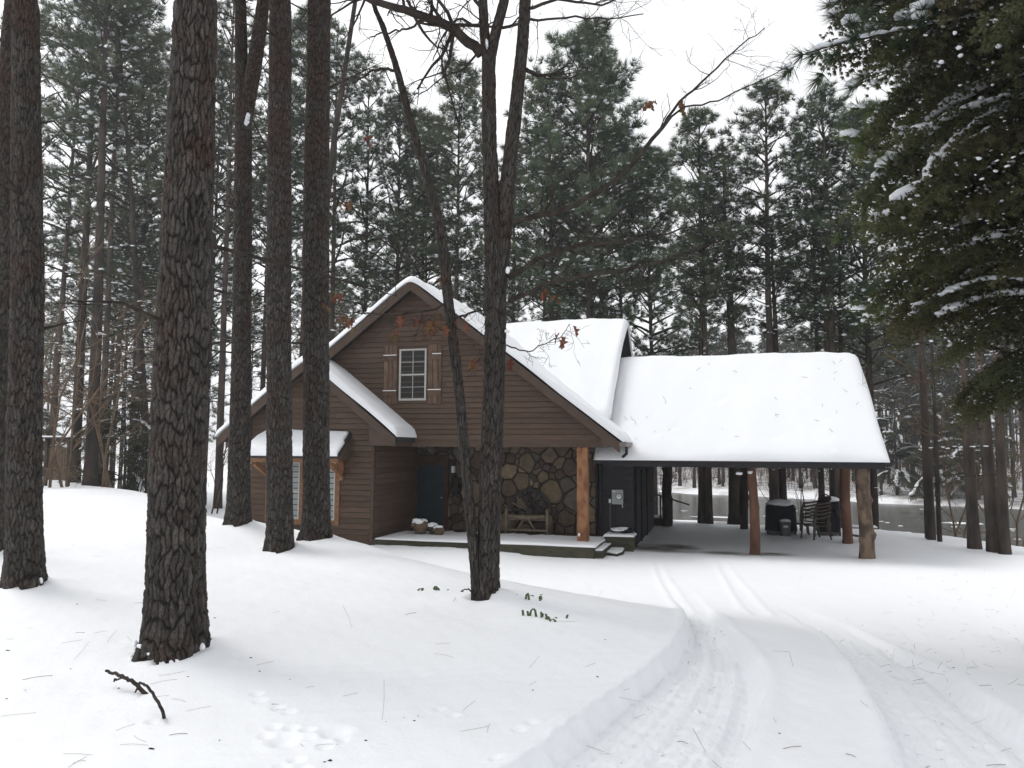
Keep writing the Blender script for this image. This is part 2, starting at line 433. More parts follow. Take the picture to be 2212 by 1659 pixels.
RUTS = [
    (edge_pts([(1010, 1730), (1130, 1659), (1210, 1595), (1300, 1528), (1395, 1462), (1455, 1412), (1482, 1372), (1486, 1340), (1470, 1310), (1440, 1270)]),
     edge_pts([(1510, 1730), (1570, 1659), (1615, 1590), (1645, 1530), (1652, 1475), (1640, 1430), (1608, 1388), (1568, 1355), (1535, 1315), (1490, 1270)]), .15),
    (edge_pts([(1985, 1730), (1962, 1659), (1940, 1590), (1905, 1525), (1860, 1460), (1818, 1405), (1775, 1365), (1720, 1335), (1640, 1290)]),
     edge_pts([(2460, 1730), (2330, 1640), (2212, 1565), (2100, 1497), (2000, 1432), (1920, 1392), (1840, 1355), (1770, 1330), (1680, 1288)]), .115),
    (edge_pts([(1446, 1290), (1424, 1250), (1412, 1215), (1402, 1192)]), edge_pts([(1466, 1288), (1440, 1250), (1424, 1215), (1412, 1192)]), .012),
    (edge_pts([(1590, 1290), (1566, 1250), (1540, 1200)]), edge_pts([(1625, 1290), (1590, 1250), (1556, 1200)]), .008),
]

def rut_cut(x, y):
    out = np.zeros(x.shape); rough = np.zeros(x.shape)
    for L, Rr, dep in RUTS:
        C = (L + Rr) / 2; tg = np.gradient(C, axis=0); tg /= np.linalg.norm(tg, axis=1)[:, None] + 1e-9; hw = np.abs((Rr - L)[:, 0] * tg[:, 1] - (Rr - L)[:, 1] * tg[:, 0]) / 2 + .02
        best = np.full(x.shape, 1e9); ww = np.zeros(x.shape); ss = np.zeros(x.shape); hh = np.ones(x.shape)
        for i in range(len(C) - 1):
            a, b = C[i], C[i + 1]; ab = b - a; ln = np.linalg.norm(ab) + 1e-9
            t = np.clip(((x - a[0]) * ab[0] + (y - a[1]) * ab[1]) / ln ** 2, 0, 1)
            dx, dy = x - a[0] - t * ab[0], y - a[1] - t * ab[1]; d = np.hypot(dx, dy)
            acr = np.array([ab[1], -ab[0]]) / ln; acr = acr * (1 if acr @ (Rr[i] - L[i]) > 0 else -1)
            m = d < best
            best = np.where(m, d, best); ww = np.where(m, dx * acr[0] + dy * acr[1], ww); ss = np.where(m, i + t, ss); hh = np.where(m, hw[i] * (1 - t) + hw[i + 1] * t, hh)
        w = ww / hh; aw = np.abs(w)
        fade = S((len(C) - 1 - ss) / 26)
        rag = .012 * np.sin(x * 23 + y * 17) + .012 * np.sin(x * 61 - y * 47)
        k = S((1.06 + rag - aw) * hh / np.where(w < 0, .075, .13))
        k = np.where(best > 2.2, 0, k)
        ridges = .40 * np.sin(w * 10 + .5 * np.sin(ss * .4)) + .34 * np.sin(w * 19 + 1.3 + .9 * np.sin(ss * .33)) + .20 * np.sin(w * 37 + ss * .6) + .16 * np.sin(w * 71 + 2 * np.sin(ss * .9))
        inner = dep * (1 + .15 * ridges) * fade
        berm = .026 * np.exp(-((aw - 1.13) * hh / .075) ** 2) * fade * (best < 2.2)
        out = out - k * inner + berm
        rough = np.maximum(rough, k * fade)
    return out, rough

PRINTS = [on_ground(u, v)[:2] for u, v in ((330 + 0, 1560), (575, 1590), (592, 1570), (615, 1600), (630, 1575), (664, 1580), (668, 1596), (726, 1585), (640, 1640), (610, 1655), (740, 1600), (700, 1615), (655, 1660), (555, 1500), (562, 1515), (600, 1530), (625, 1540), (1075, 1640), (1120, 1575), (1150, 1560), (980, 1545), (950, 1530))]

def ground(x, y, fine=True):
    x = np.asarray(x, float); y = np.asarray(y, float)
    z = base_ground(x, y)
    for k, p in FOOT.items():
        rr = FORE[k][0][2] / 2 / S2 / FPX * depth_of(p)
        dx, dy = x - p[0], y - p[1]; d = np.hypot(dx, dy)
        az = np.arctan2(dy, dx)
        z = z + (.10 + .05 * np.cos(az - 1.0)) * np.exp(-np.clip(d - rr, 0, 9) / .30) * (d < 4) - .05 * np.exp(-(np.clip(d - rr, 0, 9) / .07) ** 2) * (np.sin(az * 2 + rr * 40) > -.2)
    for (mx, my, h, s) in ((-6.1, 11.9, .10, .7), (-17.5, 19.5, .12, 2.0), (-21.5, 21.5, .14, 2.2), (-9.0, 12.6, .06, .8)):
        z = z + h * np.exp(-((x - mx) ** 2 + (y - my) ** 2) / s ** 2)
    z = z + .17 * np.exp(-((y - 18.7) / .95) ** 2) * S((-3.9 - x) / 2.6) * S((x + 9.4) / .4) * (y < 19.15)
    if fine:
        near = np.hypot(x, y) < 26
        if near.any():
            xs, ys = x[near], y[near]
            c, rough = rut_cut(xs, ys)
            zz = c + rough * (.0035 * waves(xs, ys, 21, 38, 10) + .0035 * waves(xs, ys, 22, 85, 10))
            zz = zz + .0045 * waves(xs, ys, 31, 7, 10) + .002 * waves(xs, ys, 32, 24, 10)
            for i, (px, py) in enumerate(PRINTS):
                s_ = (.075 if i in (3, 7) else .036); h_ = .032 if i in (3, 7) else .018
                d2 = ((xs - px) ** 2 + (ys - py) ** 2) / s_ ** 2
                zz = zz - h_ * np.exp(-d2 ** 1.5) + h_ * .18 * np.exp(-((np.sqrt(d2) - 1.6) / .5) ** 2)
            # slight edge of thinner snow under the carport roof
            zz = zz - .03 * S((xs + 2.6) / .3) * S((3.9 - xs) / .5) * S((ys - 21.2) / .3)
            z = z.copy(); z[near] += zz
    return z

_HG = None
def gz(x, y):
    x, y = float(x), float(y)
    if _HG is not None and -15.9 < x < 11.9 and 1.6 < y < 27.9:
        i, j = (x + 16) / .06, (y - 1.5) / .06; a, b_ = int(i), int(j); fx, fy = i - a, j - b_
        return float((_HG[a, b_] * (1 - fy) + _HG[a, b_ + 1] * fy) * (1 - fx) + (_HG[a + 1, b_] * (1 - fy) + _HG[a + 1, b_ + 1] * fy) * fx)
    return float(ground(np.array([x]), np.array([y]))[0])
_hx, _hy = np.meshgrid(-16 + .06 * np.arange(468), 1.5 + .06 * np.arange(443), indexing='ij')
_HG = ground(_hx.ravel(), _hy.ravel()).reshape(_hx.shape)
def on_snow(u, v, lift=0.0):
    z = .9
    for _ in range(12):
        p = at(u, v, z=z); z = .4 * z + .6 * (gz(p[0], p[1]) + lift)
    return np.array([*at(u, v, z=z)[:2], z])

# ground: rings round the camera, finer where it is near and in front
_rad = [0.0]
_r = .35
while _r < 420: _rad.append(_r); _r *= 1.0052 if 3.0 < _r < 11 else (1.0125 if 2.4 < _r < 34 else 1.05)
_rad = np.array(_rad[1:])
_fa = PI / 2 + YAW
_ang = np.concatenate([np.linspace(-R(36), R(36), 430), np.linspace(R(36), R(324), 90)[1:-1]]) + _fa
A, RR = np.meshgrid(_ang, _rad)
gx, gy = RR * np.cos(A), RR * np.sin(A)
gzv = ground(gx.ravel(), gy.ravel())
nr, na = A.shape
ii, jj = np.meshgrid(np.arange(nr - 1), np.arange(na), indexing='ij'); j2 = (jj + 1) % na
F = np.stack([ii * na + jj, (ii + 1) * na + jj, (ii + 1) * na + j2, ii * na + j2], -1).reshape(-1, 4)
V = np.stack([gx.ravel(), gy.ravel(), gzv], 1)
V = np.vstack([V, [[0, 0, gz(0.01, 0)]]]);
# bare earth swept clear beside the house doors and along the eaves drip line of the carport
bx, by = V[:, 0], V[:, 1]
nb = .5 + .28 * waves(bx, by, 41, 3.2) + .18 * waves(bx, by, 42, 11)
patch = np.maximum(S((1.25 - np.hypot((bx + 1.75) / 1.0, (by - 22.1) / .95)) / .5),
                   S((.42 + .3 * nb - np.abs(by - (21.35 + .10 * (bx + .5)))) / .25) * S((bx + 2.5) / .3) * S((2.0 - bx) / 1.0))
bare = np.clip(patch * (.35 + .9 * nb), 0, 1) * (by > 20.95) * (.4 + .6 * S((by - 20.95) / .3))
bare = np.maximum(bare, S((.85 - np.hypot((bx - .75) / .42, (by - 21.35) / .3)) / .35) * .8)
snow_ground = bpy.data.materials.new('snow_ground'); snow_ground.use_nodes = True
t = snow_ground.node_tree; b = t.nodes['Principled BSDF']; b.inputs['Roughness'].default_value = .6; b.inputs['Specular IOR Level'].default_value = .2
tc = t.nodes.new('ShaderNodeTexCoord')
nz = t.nodes.new('ShaderNodeTexNoise'); nz.inputs['Scale'].default_value = 28; nz.inputs['Detail'].default_value = 8
t.links.new(tc.outputs['Object'], nz.inputs['Vector'])
bp = t.nodes.new('ShaderNodeBump'); bp.inputs['Strength'].default_value = .22; bp.inputs['Distance'].default_value = .02
t.links.new(nz.outputs['Fac'], bp.inputs['Height']); t.links.new(bp.outputs[0], b.inputs['Normal'])
aa = t.nodes.new('ShaderNodeAttribute'); aa.attribute_name = 'bare'
mx = t.nodes.new('ShaderNodeMixRGB'); mx.inputs[1].default_value = (.84, .855, .88, 1); mx.inputs[2].default_value = (.12, .095, .08, 1)
t.links.new(aa.outputs['Fac'], mx.inputs[0])
# dry grass showing through along the far shore
sg = t.nodes.new('ShaderNodeAttribute'); sg.attribute_name = 'straw'
n2 = t.nodes.new('ShaderNodeTexNoise'); n2.inputs['Scale'].default_value = .9; n2.inputs['Detail'].default_value = 8
t.links.new(tc.outputs['Object'], n2.inputs['Vector'])
mr = t.nodes.new('ShaderNodeMapRange'); mr.inputs['From Min'].default_value = .42; mr.inputs['From Max'].default_value = .58
t.links.new(n2.outputs['Fac'], mr.inputs['Value'])
mm = t.nodes.new('ShaderNodeMath'); mm.operation = 'MULTIPLY'; t.links.new(mr.outputs[0], mm.inputs[0]); t.links.new(sg.outputs['Fac'], mm.inputs[1])
mx2 = t.nodes.new('ShaderNodeMixRGB'); mx2.inputs[2].default_value = (.17, .115, .08, 1)
t.links.new(mm.outputs[0], mx2.inputs[0]); t.links.new(mx.outputs[0], mx2.inputs[1]); t.links.new(mx2.outputs[0], b.inputs['Base Color'])
dl = seg_dist(bx, by, LAKE)
straw = (~inside(bx, by, LAKE)) * (by + .6 * bx > 60) * np.exp(-((dl - 3.0) / 3.2) ** 2) * .8
straw = np.maximum(straw, .72 * (by + .6 * bx > 66) * S((dl - 4) / 6))
cap = np.stack([np.full(na, len(V) - 1), np.arange(na), (np.arange(na) + 1) % na, (np.arange(na) + 1) % na], 1)
me = np_mesh('ground', V, F, snow_ground, True, {'bare': bare, 'straw': straw})
tag(link('ground', me), kind='structure')

# the pond: half frozen grey water
wm = bpy.data.materials.new('pond_water'); wm.use_nodes = True
t = wm.node_tree; b = t.nodes['Principled BSDF']
b.inputs['Roughness'].default_value = .24; b.inputs['Specular IOR Level'].default_value = .32
tc = t.nodes.new('ShaderNodeTexCoord'); nz = t.nodes.new('ShaderNodeTexNoise'); nz.inputs['Scale'].default_value = .55; nz.inputs['Detail'].default_value = 7
mp = t.nodes.new('ShaderNodeMapping'); mp.inputs['Scale'].default_value = (1, 1.0, 1)
t.links.new(tc.outputs['Object'], mp.inputs[0]); t.links.new(mp.outputs[0], nz.inputs['Vector'])
rp = t.nodes.new('ShaderNodeValToRGB')
for e_, p_, c_ in ((0, .40, (.070, .072, .064)), (1, .66, (.115, .116, .108))):
    rp.color_ramp.elements[e_].position = p_; rp.color_ramp.elements[e_].color = (*c_, 1)
t.links.new(nz.outputs['Fac'], rp.inputs['Fac']); t.links.new(rp.outputs[0], b.inputs['Base Color'])
bp = t.nodes.new('ShaderNodeBump'); bp.inputs['Strength'].default_value = .12; bp.inputs['Distance'].default_value = .03
n3 = t.nodes.new('ShaderNodeTexNoise'); n3.inputs['Scale'].default_value = 2.2; n3.inputs['Detail'].default_value = 4
t.links.new(tc.outputs['Object'], n3.inputs['Vector']); t.links.new(n3.outputs['Fac'], bp.inputs['Height']); t.links.new(bp.outputs[0], b.inputs['Normal'])
w_ = MB(); w_.add([(-40, 8, Z_LAKE), (120, 8, Z_LAKE), (120, 100, Z_LAKE), (-40, 100, Z_LAKE)], [(0, 1, 2, 3)])
# only as far as the bank covers it
w_ = MB(); w_.add([(x_, y_, Z_LAKE) for x_, y_ in LAKE], [tuple(range(len(LAKE)))])
tag(w_.build('water', wm), kind='structure')
fl = MB(); g_ = np.random.default_rng(3)
def ice(cx, cy, rx, ry, g_):
    n = 14; an = np.arange(n) * 2 * PI / n
    rr_ = 1 + .35 * g_.normal(size=n) * .6
    top = [(cx + rx * rr_[k] * math.cos(an[k]), cy + ry * rr_[k] * math.sin(an[k]), Z_LAKE + .03) for k in range(n)]
    bot = [(p[0] * 1.0, p[1], Z_LAKE - .02) for p in top]
    fl.add(top + bot, [tuple(range(n))] + [(k, k + n, (k + 1) % n + n, (k + 1) % n) for k in range(n)])
for u, v, a_, b_ in ((1480, 1126, 2.0, .5), (1560, 1118, 1.5, .4), (1100 + 980, 1196 - 65, 1.0, .5)):
    p = at(u, v, z=Z_LAKE); ice(p[0], p[1], a_, b_, g_)
for _ in range(60):
    p = at(g_.uniform(1420, 2205), g_.uniform(1100, 1190), z=Z_LAKE)
    if inside(np.array([p[0]]), np.array([p[1]]), LAKE)[0]: ice(p[0], p[1], g_.uniform(.05, .25), g_.uniform(.04, .15), g_)
tag(fl.build('snow_crust', M['snow']), 'thin white crusts of snow lying on the grey pond', 'snow crust', kind='stuff')
# ------------------------------------------------------------------ trees
def tufts(C, D, L, K, wid, seed, spread=.9, droop=0.0):
    """bursts of K needles at centres C pointing along D"""
    g = np.random.default_rng(seed); n = len(C)
    rn = g.normal(size=(n, K, 3)); rn /= np.linalg.norm(rn, axis=2, keepdims=True)
    d = D[:, None, :] + spread * rn; d[:, :, 2] -= droop; d /= np.linalg.norm(d, axis=2, keepdims=True)
    ln = L * g.uniform(.7, 1.15, (n, K, 1))
    side = np.cross(d, g.normal(size=(n, K, 3))); side /= np.linalg.norm(side, axis=2, keepdims=True)
    c = C[:, None, :] + d * ln * .06
    a = c + side * wid; b = c - side * wid; tip = c + d * ln
    V = np.stack([a, b, tip], 2).reshape(-1, 3)
    return V, np.arange(len(V)).reshape(-1, 3)

def blobs(C, Rr, seed, lvl=0):
    g = np.random.default_rng(seed); n = len(C); Vb, Fb = (ICO_V, ICO_F) if lvl == 0 else (ICO1_V, ICO1_F)
    k = len(Vb); j = g.uniform(.75, 1.25, (n, k, 1))
    V = (C[:, None, :] + Vb[None] * j * Rr[:, None, :]).reshape(-1, 3)
    F = (np.array(Fb)[None] + (np.arange(n) * k)[:, None, None]).reshape(-1, 3)
    return V, F

def pine_kind(seed, H, base, width, nb, tpb, K=22, nl=.30, wid=.011, bare=.35, snowy=.4, dead=10, top_round=.6, needle='needle', tr=.2):
    """one pine: trunk mesh, branch mesh, needle mesh, snow mesh; foot at the origin, H metres tall"""
    g = np.random.default_rng(seed)
    hs = np.linspace(0, H, 22); wob = np.cumsum(g.normal(0, .02, (22, 2)), 0) * (hs[:, None] / H)
    rad = tr * (1 - .86 * (hs / H) ** 1.15); rad[0] *= 1.25
    tp = np.column_stack([wob, hs]); trunk = MB().tube(tp, rad, 9)
    def tpos(h): return np.array([np.interp(h, hs, tp[:, 0]), np.interp(h, hs, tp[:, 1]), h])
    br = MB(); TC, TD, SC_, SR = [], [], [], []
    for i in range(nb):
        f = (i + g.uniform(0, 1)) / nb; h = H * (base + (1 - base) * f ** .9 * .985)
        prof = (1 - f) ** top_round * (.35 + .65 * min(1, (f + .12) / .35))
        L = width * prof * g.uniform(.6, 1.2) + .35
        az = i * 2.4 + g.uniform(-.5, .5); el = R(g.uniform(-8, 22) + 38 * f)
        p0 = tpos(h); dr = np.array([math.cos(az) * math.cos(el), math.sin(az) * math.cos(el), math.sin(el)])
        n = 5; pts = []
        for k in range(n + 1):
            q = k / n; pts.append(p0 + dr * L * q + np.array([0, 0, (.10 * math.sin(q * 3) + .14 * q * q) * L]) + g.normal(0, .03 * L * q, 3))
        pts = np.array(pts); r0 = .018 + .013 * L
        br.tube(pts, np.linspace(r0, .006, n + 1), 4, False)
        if g.random() < snowy + .15:
            for k in range(2, n):
                SC_.append(pts[k] + (0, 0, .02)); SR.append((.05 + .05 * g.random(), .05, .028))
        for j in range(tpb):
            q = bare + (1.02 - bare) * (j + g.uniform(0, 1)) / tpb
            kk = min(n - 1, int(q * n)); fr = q * n - kk; p = pts[kk] * (1 - fr) + pts[kk + 1] * fr
            sd = g.normal(size=3); sd[2] = abs(sd[2]) * .5 - .12; sd /= np.linalg.norm(sd)
            tl = L * g.uniform(.10, .34) * (1.15 - q * .6) + .12
            d2 = dr * .6 + sd; d2 /= np.linalg.norm(d2); e = p + d2 * tl
            br.tube([p, (p + e) / 2 + (0, 0, .03), e], [.009, .007, .005], 3, False)
            for w in range(1 + (g.random() < .55)):
                c = e - d2 * tl * .4 * w; TC.append(c); dd = d2 + np.array([0, 0, .35]); TD.append(dd / np.linalg.norm(dd))
            if g.random() < snowy:
                s = g.uniform(.05, .11); SC_.append(e + (0, 0, .05)); SR.append((s * 1.35, s * 1.1, s * .55))
                if g.random() < .6: SC_.append(e + g.normal(0, .07, 3) + (0, 0, .03)); SR.append((s * .8, s * .9, s * .4))
    TC.append(tpos(H)); TD.append(np.array([0, 0, 1.]))
    for i in range(dead):
        h = H * g.uniform(.12, base + .05); az = g.uniform(0, 6.28); L = g.uniform(.5, 2.2); p0 = tpos(h)
        dr = np.array([math.cos(az), math.sin(az), g.uniform(-.25, .25)]); p1 = p0 + dr * L * .5 + g.normal(0, .06, 3); p2 = p0 + dr * L + g.normal(0, .12, 3) + (0, 0, -.12 * L)
        br.tube([p0, p1, p2], [.02, .014, .005], 4, False)
        for _ in range(3):
            q = g.uniform(.3, .9); a = p0 + (p2 - p0) * q; br.tube([a, a + g.normal(0, .25, 3) + dr * .25], [.007, .003], 3, False)
        if g.random() < snowy + .3:
            for q in (.3, .55, .8):
                c = p1 * (1 - abs(q - .5) * 2) + (p0 if q < .5 else p2) * abs(q - .5) * 2; SC_.append(c + (0, 0, .02)); SR.append((.09, .09, .025))
    V, F = tufts(np.array(TC), np.array(TD), nl, K, wid, seed + 1)
    sv, sf = blobs(np.array(SC_), np.array(SR), seed + 2)
    return dict(H=H, trunk=trunk.mesh('pine_trunk', M['bark_far'], True), branch=br.mesh('pine_branches', M['branch']), needle=np_mesh('pine_needles', V, F, M[needle]), snow=np_mesh('pine_snow', sv, sf, M['snow_tree'], True), tr=tr)

def put_tree(kind, x, y, H, r, label, group, rz=None, name='pine_tree', z=None, cat='pine tree', lean=(0, 0), mt=None):
    g = random
    z = gz(x, y) - .05 if z is None else z
    s = H / kind['H']
    o = empty(name, (x, y, z), g.uniform(0, 6.28) if rz is None else rz, s)
    o.rotation_euler = (lean[0], lean[1], o.rotation_euler[2])
    tag(o, label, cat, group)
    k = r / (kind['tr'] * s)
    link('trunk', kind['trunk'], o, scale=(k, k, 1))
    for nm, ky in (('crown', 'needle'), ('branches', 'branch'), ('snow', 'snow')): link(nm, kind[ky], o)['kind'] = 'stuff'
    return o

KP = [
    pine_kind(101, 20, .42, 3.5, 58, 12, K=28, nl=.34, wid=.012, snowy=.36, top_round=.62),
    pine_kind(102, 20, .52, 2.9, 48, 13, K=28, nl=.34, wid=.012, snowy=.36, top_round=.55),
    pine_kind(103, 20, .36, 4.3, 76, 17, K=34, nl=.34, wid=.012, snowy=.38, top_round=.6),
    pine_kind(104, 20, .60, 2.7, 36, 12, K=26, nl=.34, wid=.012, snowy=.25, top_round=.5, dead=18),
    pine_kind(105, 20, .25, 3.2, 62, 11, K=26, nl=.34, wid=.012, snowy=.5, top_round=.75),
    pine_kind(106, 20, .40, 3.4, 40, 9, K=26, nl=.34, wid=.012, snowy=.5, top_round=.6, dead=26),
    pine_kind(107, 13, .28, 2.9, 74, 16, K=34, nl=.26, wid=.010, snowy=.55, top_round=.6, dead=4, needle='needle_light'),
]
KF = [
    pine_kind(201, 20, .45, 2.8, 34, 8, K=16, nl=.45, wid=.028, snowy=.35, dead=6, needle='needle_far'),
    pine_kind(202, 20, .55, 2.5, 28, 8, K=16, nl=.45, wid=.028, snowy=.35, dead=8, needle='needle_far'),
    pine_kind(203, 20, .20, 2.9, 44, 8, K=16, nl=.45, wid=.028, snowy=.7, dead=4, needle='needle_far'),
]

# --- pines standing round the house: (view x, plane y, view y of the top, kind, trunk radius, label)
NEAR_PINES = [
    (1515, 30.4, 265, 1, .15, 'pine with a full dark crown standing behind the left half of the carport roof'),
    (1592, 31.2, 340, 3, .22, 'thick grey pine trunk rising behind the middle of the carport'),
    (1672, 30.2, 195, 1, .19, 'straight dark pine above the carport roof with its lower trunk clear of branches'),
    (1775, 31.5, 320, 3, .13, 'slim pine just left of the pine at the right end of the carport ridge'),
    (1806, 30.0, 205, 0, .21, 'snow flecked pine behind the right end of the carport roof'),
    (1885, 31.0, 250, 2, .17, 'bushy pine beside the dark cedar at the right of the carport'),
    (1278, 33.5, 82, 2, .23, 'tallest pine behind the house with broad rounded crown above the roof'),
    (1310, 37, 170, 0, .21, 'pine crowding the right side of the tallest pine behind the house'),
    (1195, 35, 185, 0, .17, 'pine seen just right of the twin stemmed oak above the roof'),
    (1173, 39, 300, 1, .16, 'low topped pine close behind the roof right of the oak'),
    (1342, 40, 300, 1, .16, 'pine above the right end of the upper house roof'),
    (1415, 38, 340, 2, .15, 'pine filling the gap between the house and carport ridges'),
    (982, 35, 160, 1, .17, 'sunlit pale topped pine left of the oak main stem'),
    (905, 38, 270, 2, .15, 'pine behind the leaning oak stem'),
    (847, 36, 225, 0, .16, 'pine above the left slope of the gable'),
    (782, 37, 150, 5, .15, 'pine right of the fourth trunk with clumps of snow'),
    (712, 34, 90, 5, .17, 'pine rising directly behind the darkest of the foreground trunks'),
    (640, 36, 60, 1, .16, 'pine showing between the two trunks before the bay window'),
    (560, 35, 70, 5, .16, 'pine showing right of the forked trunk'),
    (195, 27.5, -160, 3, .27, 'reddish thick pine at the snow crest left of the biggest trunk'),
    (215, 29.5, -100, 3, .17, 'slender pine touching the thick reddish pine at the snow crest'),
    (285, 34, 90, 5, .16, 'dark pine midway between the thick reddish pine and biggest trunk'),
    (328, 31, 40, 5, .20, 'leaning dark pine just left of the biggest trunk'),
    (160, 30.0, -40, 5, .25, 'pine with low branches behind the second trunk from the left'),
    (472, 31, -40, 5, .18, 'pine just right of the biggest trunk'),
    (105, 33, 20, 5, .18, 'pine right beside the left foreground trunk'),
    (392, 40, 80, 5, .18, 'pine hidden mostly behind the biggest trunk'),
    (20, 34, -30, 5, .18, 'pine at the left border behind the cropped trunk'),
    (240, 38, 30, 4, .16, 'pine with snow laden low boughs at the left'),
    (440, 36, 120, 4, .15, 'densely snowed pine right of the biggest trunk'),
]
for (u, yy, vt, ki, r, lab) in NEAR_PINES:
    b0 = at(u, 1040, y=yy); tp = at(u, vt, y=yy); z0 = gz(b0[0], yy) - .05
    o = put_tree(KP[ki], b0[0], yy, max(8, tp[2] - z0), r, lab, 'pines standing behind the house', z=z0, lean=((R(5), R(4)) if u == 328 else (random.uniform(-.012, .012), random.uniform(-.012, .012))))

# --- deeper wood behind and left of the house
g_ = np.random.default_rng(12); placed = []
for tries in range(5000):
    if len(placed) >= 48: break
    dd = g_.uniform(38, 85); uu = g_.uniform(-60, 1560)
    r_ = ray(uu / S2, 450); p = CAM + r_ * dd
    if inside(np.array([p[0]]), np.array([p[1]]), LAKE)[0] or p[1] < 33: continue
    if seg_dist(np.array([p[0]]), np.array([p[1]]), LAKE)[0] < 1.0: continue
    if any(math.hypot(p[0] - a, p[1] - b) < 1.6 for a, b in placed): continue
    placed.append((p[0], p[1]))
    ki = int(g_.choice([0, 1, 5, 5, 3, 5, 4])); put_tree(KP[ki] if dd < 60 else KF[ki % 3], p[0], p[1], g_.uniform(15, 21), g_.uniform(.10, .2), 'slim pine of the deep wood behind and left of the house', 'pines of the deep wood behind the house')

# --- far shore
placed = []
for tries in range(9000):
    if len(placed) >= 230: break
    dd = 62 + 75 * g_.random() ** 1.3; uu = g_.uniform(1050, 2300)
    r_ = ray(uu / S2, 450); p = CAM + r_ * dd
    if p[1] + .6 * p[0] < 80.5 or inside(np.array([p[0]]), np.array([p[1]]), LAKE)[0] or seg_dist(np.array([p[0]]), np.array([p[1]]), LAKE)[0] < 1.5: continue
    if any(math.hypot(p[0] - a, p[1] - b) < 1.2 for a, b in placed): continue
    placed.append((p[0], p[1]))
    put_tree(KF[int(g_.choice([0, 1, 1, 2]))], p[0], p[1], g_.uniform(13, 20), g_.uniform(.09, .2), 'thin trunked pine in the snowy wood across the pond', 'pines across the pond')

# --- leafless undergrowth filling the far wood
m = MB()
for _ in range(6500):
    dd = 66 + 70 * g_.random(); uu = g_.uniform(1080, 2320); p = CAM + ray(uu / S2, 450) * dd
    if p[1] + .6 * p[0] < 80.5: continue
    zz = float(_flat_ground(np.array([p[0]]), np.array([p[1]]))[0]); h = g_.uniform(.5, 3.2); tx, ty = g_.normal(0, .25, 2) * h; r_ = g_.uniform(.008, .022)
    a = np.array([p[0], p[1], zz - .1]); e = a + (tx, ty, h); q = (a + e) / 2 + (g_.normal(0, .1), 0, 0); m.tube([a, q, e], [r_, r_ * .8, r_ * .3], 3, False)
    for _k in range(2): c = a + (e - a) * g_.uniform(.3, .8); m.tube([c, c + (g_.normal(0, .4), g_.normal(0, .4), g_.uniform(.1, .5))], [r_ * .5, r_ * .2], 3, False)
tag(m.build('undergrowth', M['twig_brown']), 'leafless brown undergrowth in the wood across the pond', 'undergrowth', kind='stuff')

# --- bare shrubs and saplings
def bare_kind(seed, H, n, material, snowy=False):
    g = np.random.default_rng(seed); mb = MB()
    def grow(p, d, L, r, lv):
        pts = [p]; q = p.copy(); dd = d.copy()
        for k in range(4):
            dd = dd + g.normal(0, .16, 3) + np.array([0, 0, .03]); dd /= np.linalg.norm(dd); q = q + dd * L / 4; pts.append(q.copy())
        mb.tube(pts, np.linspace(r, r * .45, 5), 4 if lv < 2 else 3, False)
        if lv < 3:
            for k in range(g.integers(3, 6)):
                i = g.integers(1, 5); sd = dd + g.normal(0, .6, 3); sd[2] = sd[2] * .7 + .12; sd /= np.linalg.norm(sd); grow(pts[i], sd, L * g.uniform(.4, .65), r * .5, lv + 1)
    for _ in range(n):
        grow(np.array([g.normal(0, .15), g.normal(0, .15), 0]), np.array([g.normal(0, .22), g.normal(0, .22), 1.0]), H * g.uniform(.5, .8), .012 * H * .5, 0)
    return mb.mesh('bare_stems', material)
KB = [bare_kind(301, 5, 5, M['twig_brown']), bare_kind(302, 5, 3, M['twig_brown']), bare_kind(303, 5, 2, M['branch'])]
for (u, yy, h, k, lab) in [(60, 24, 9.0, 0, 'brown leafless thicket rising left of the left foreground trunk'), (130, 25, 10.5, 1, 'brown leafless sapling right of the left foreground trunk'), (230, 26, 9.0, 1, 'fine brown bare sapling between the left trunk and biggest trunk'),
        (300, 29, 5, 2, 'dark bare sapling left of the biggest trunk'), (8, 22, 6, 0, 'brown bare bush at the left border'), (470, 28, 6, 2, 'bare sapling behind the forked trunk'), (745, 34, 12, 1, 'bare sapling behind the gable at its left slope'),
        (1310, 58, 7, 2, 'bare sapling beyond the house'), (1655, 30.9, 4.6, 2, 'bare sapling on the pond bank behind the carport'), (1740, 31.2, 4.2, 2, 'low bare sapling beside the covered grills on the bank'), (1430, 32, 4, 2, 'bare sapling on the bank beside the porch rail'),
        (2185, 27, 6, 0, 'brown leafless shrub by the three trunks at the right border'), (2060, 29, 6, 1, 'brown leafless shrub left of the three bank trunks')]:
    b0 = at(u, 1050, y=yy); o = empty('bare_sapling', (b0[0], yy, gz(b0[0], yy) - .05), random.uniform(0, 6), h / 5); tag(o, lab, 'bare sapling', 'leafless saplings'); link('stems', KB[k], o)['kind'] = 'stuff'
for _ in range(26):
    dd = g_.uniform(72, 95); uu = g_.uniform(1380, 2250); p = CAM + ray(uu / S2, 450) * dd
    if p[1] + .6 * p[0] < 79.5: continue
    o = empty('bare_sapling', (p[0], p[1], gz(p[0], p[1]) - .05), random.uniform(0, 6), g_.uniform(.35, .9)); tag(o, 'small bare bush on the snowy far shore', 'bare bush', 'bushes along the far shore'); link('stems', KB[int(g_.integers(0, 3))], o)['kind'] = 'stuff'

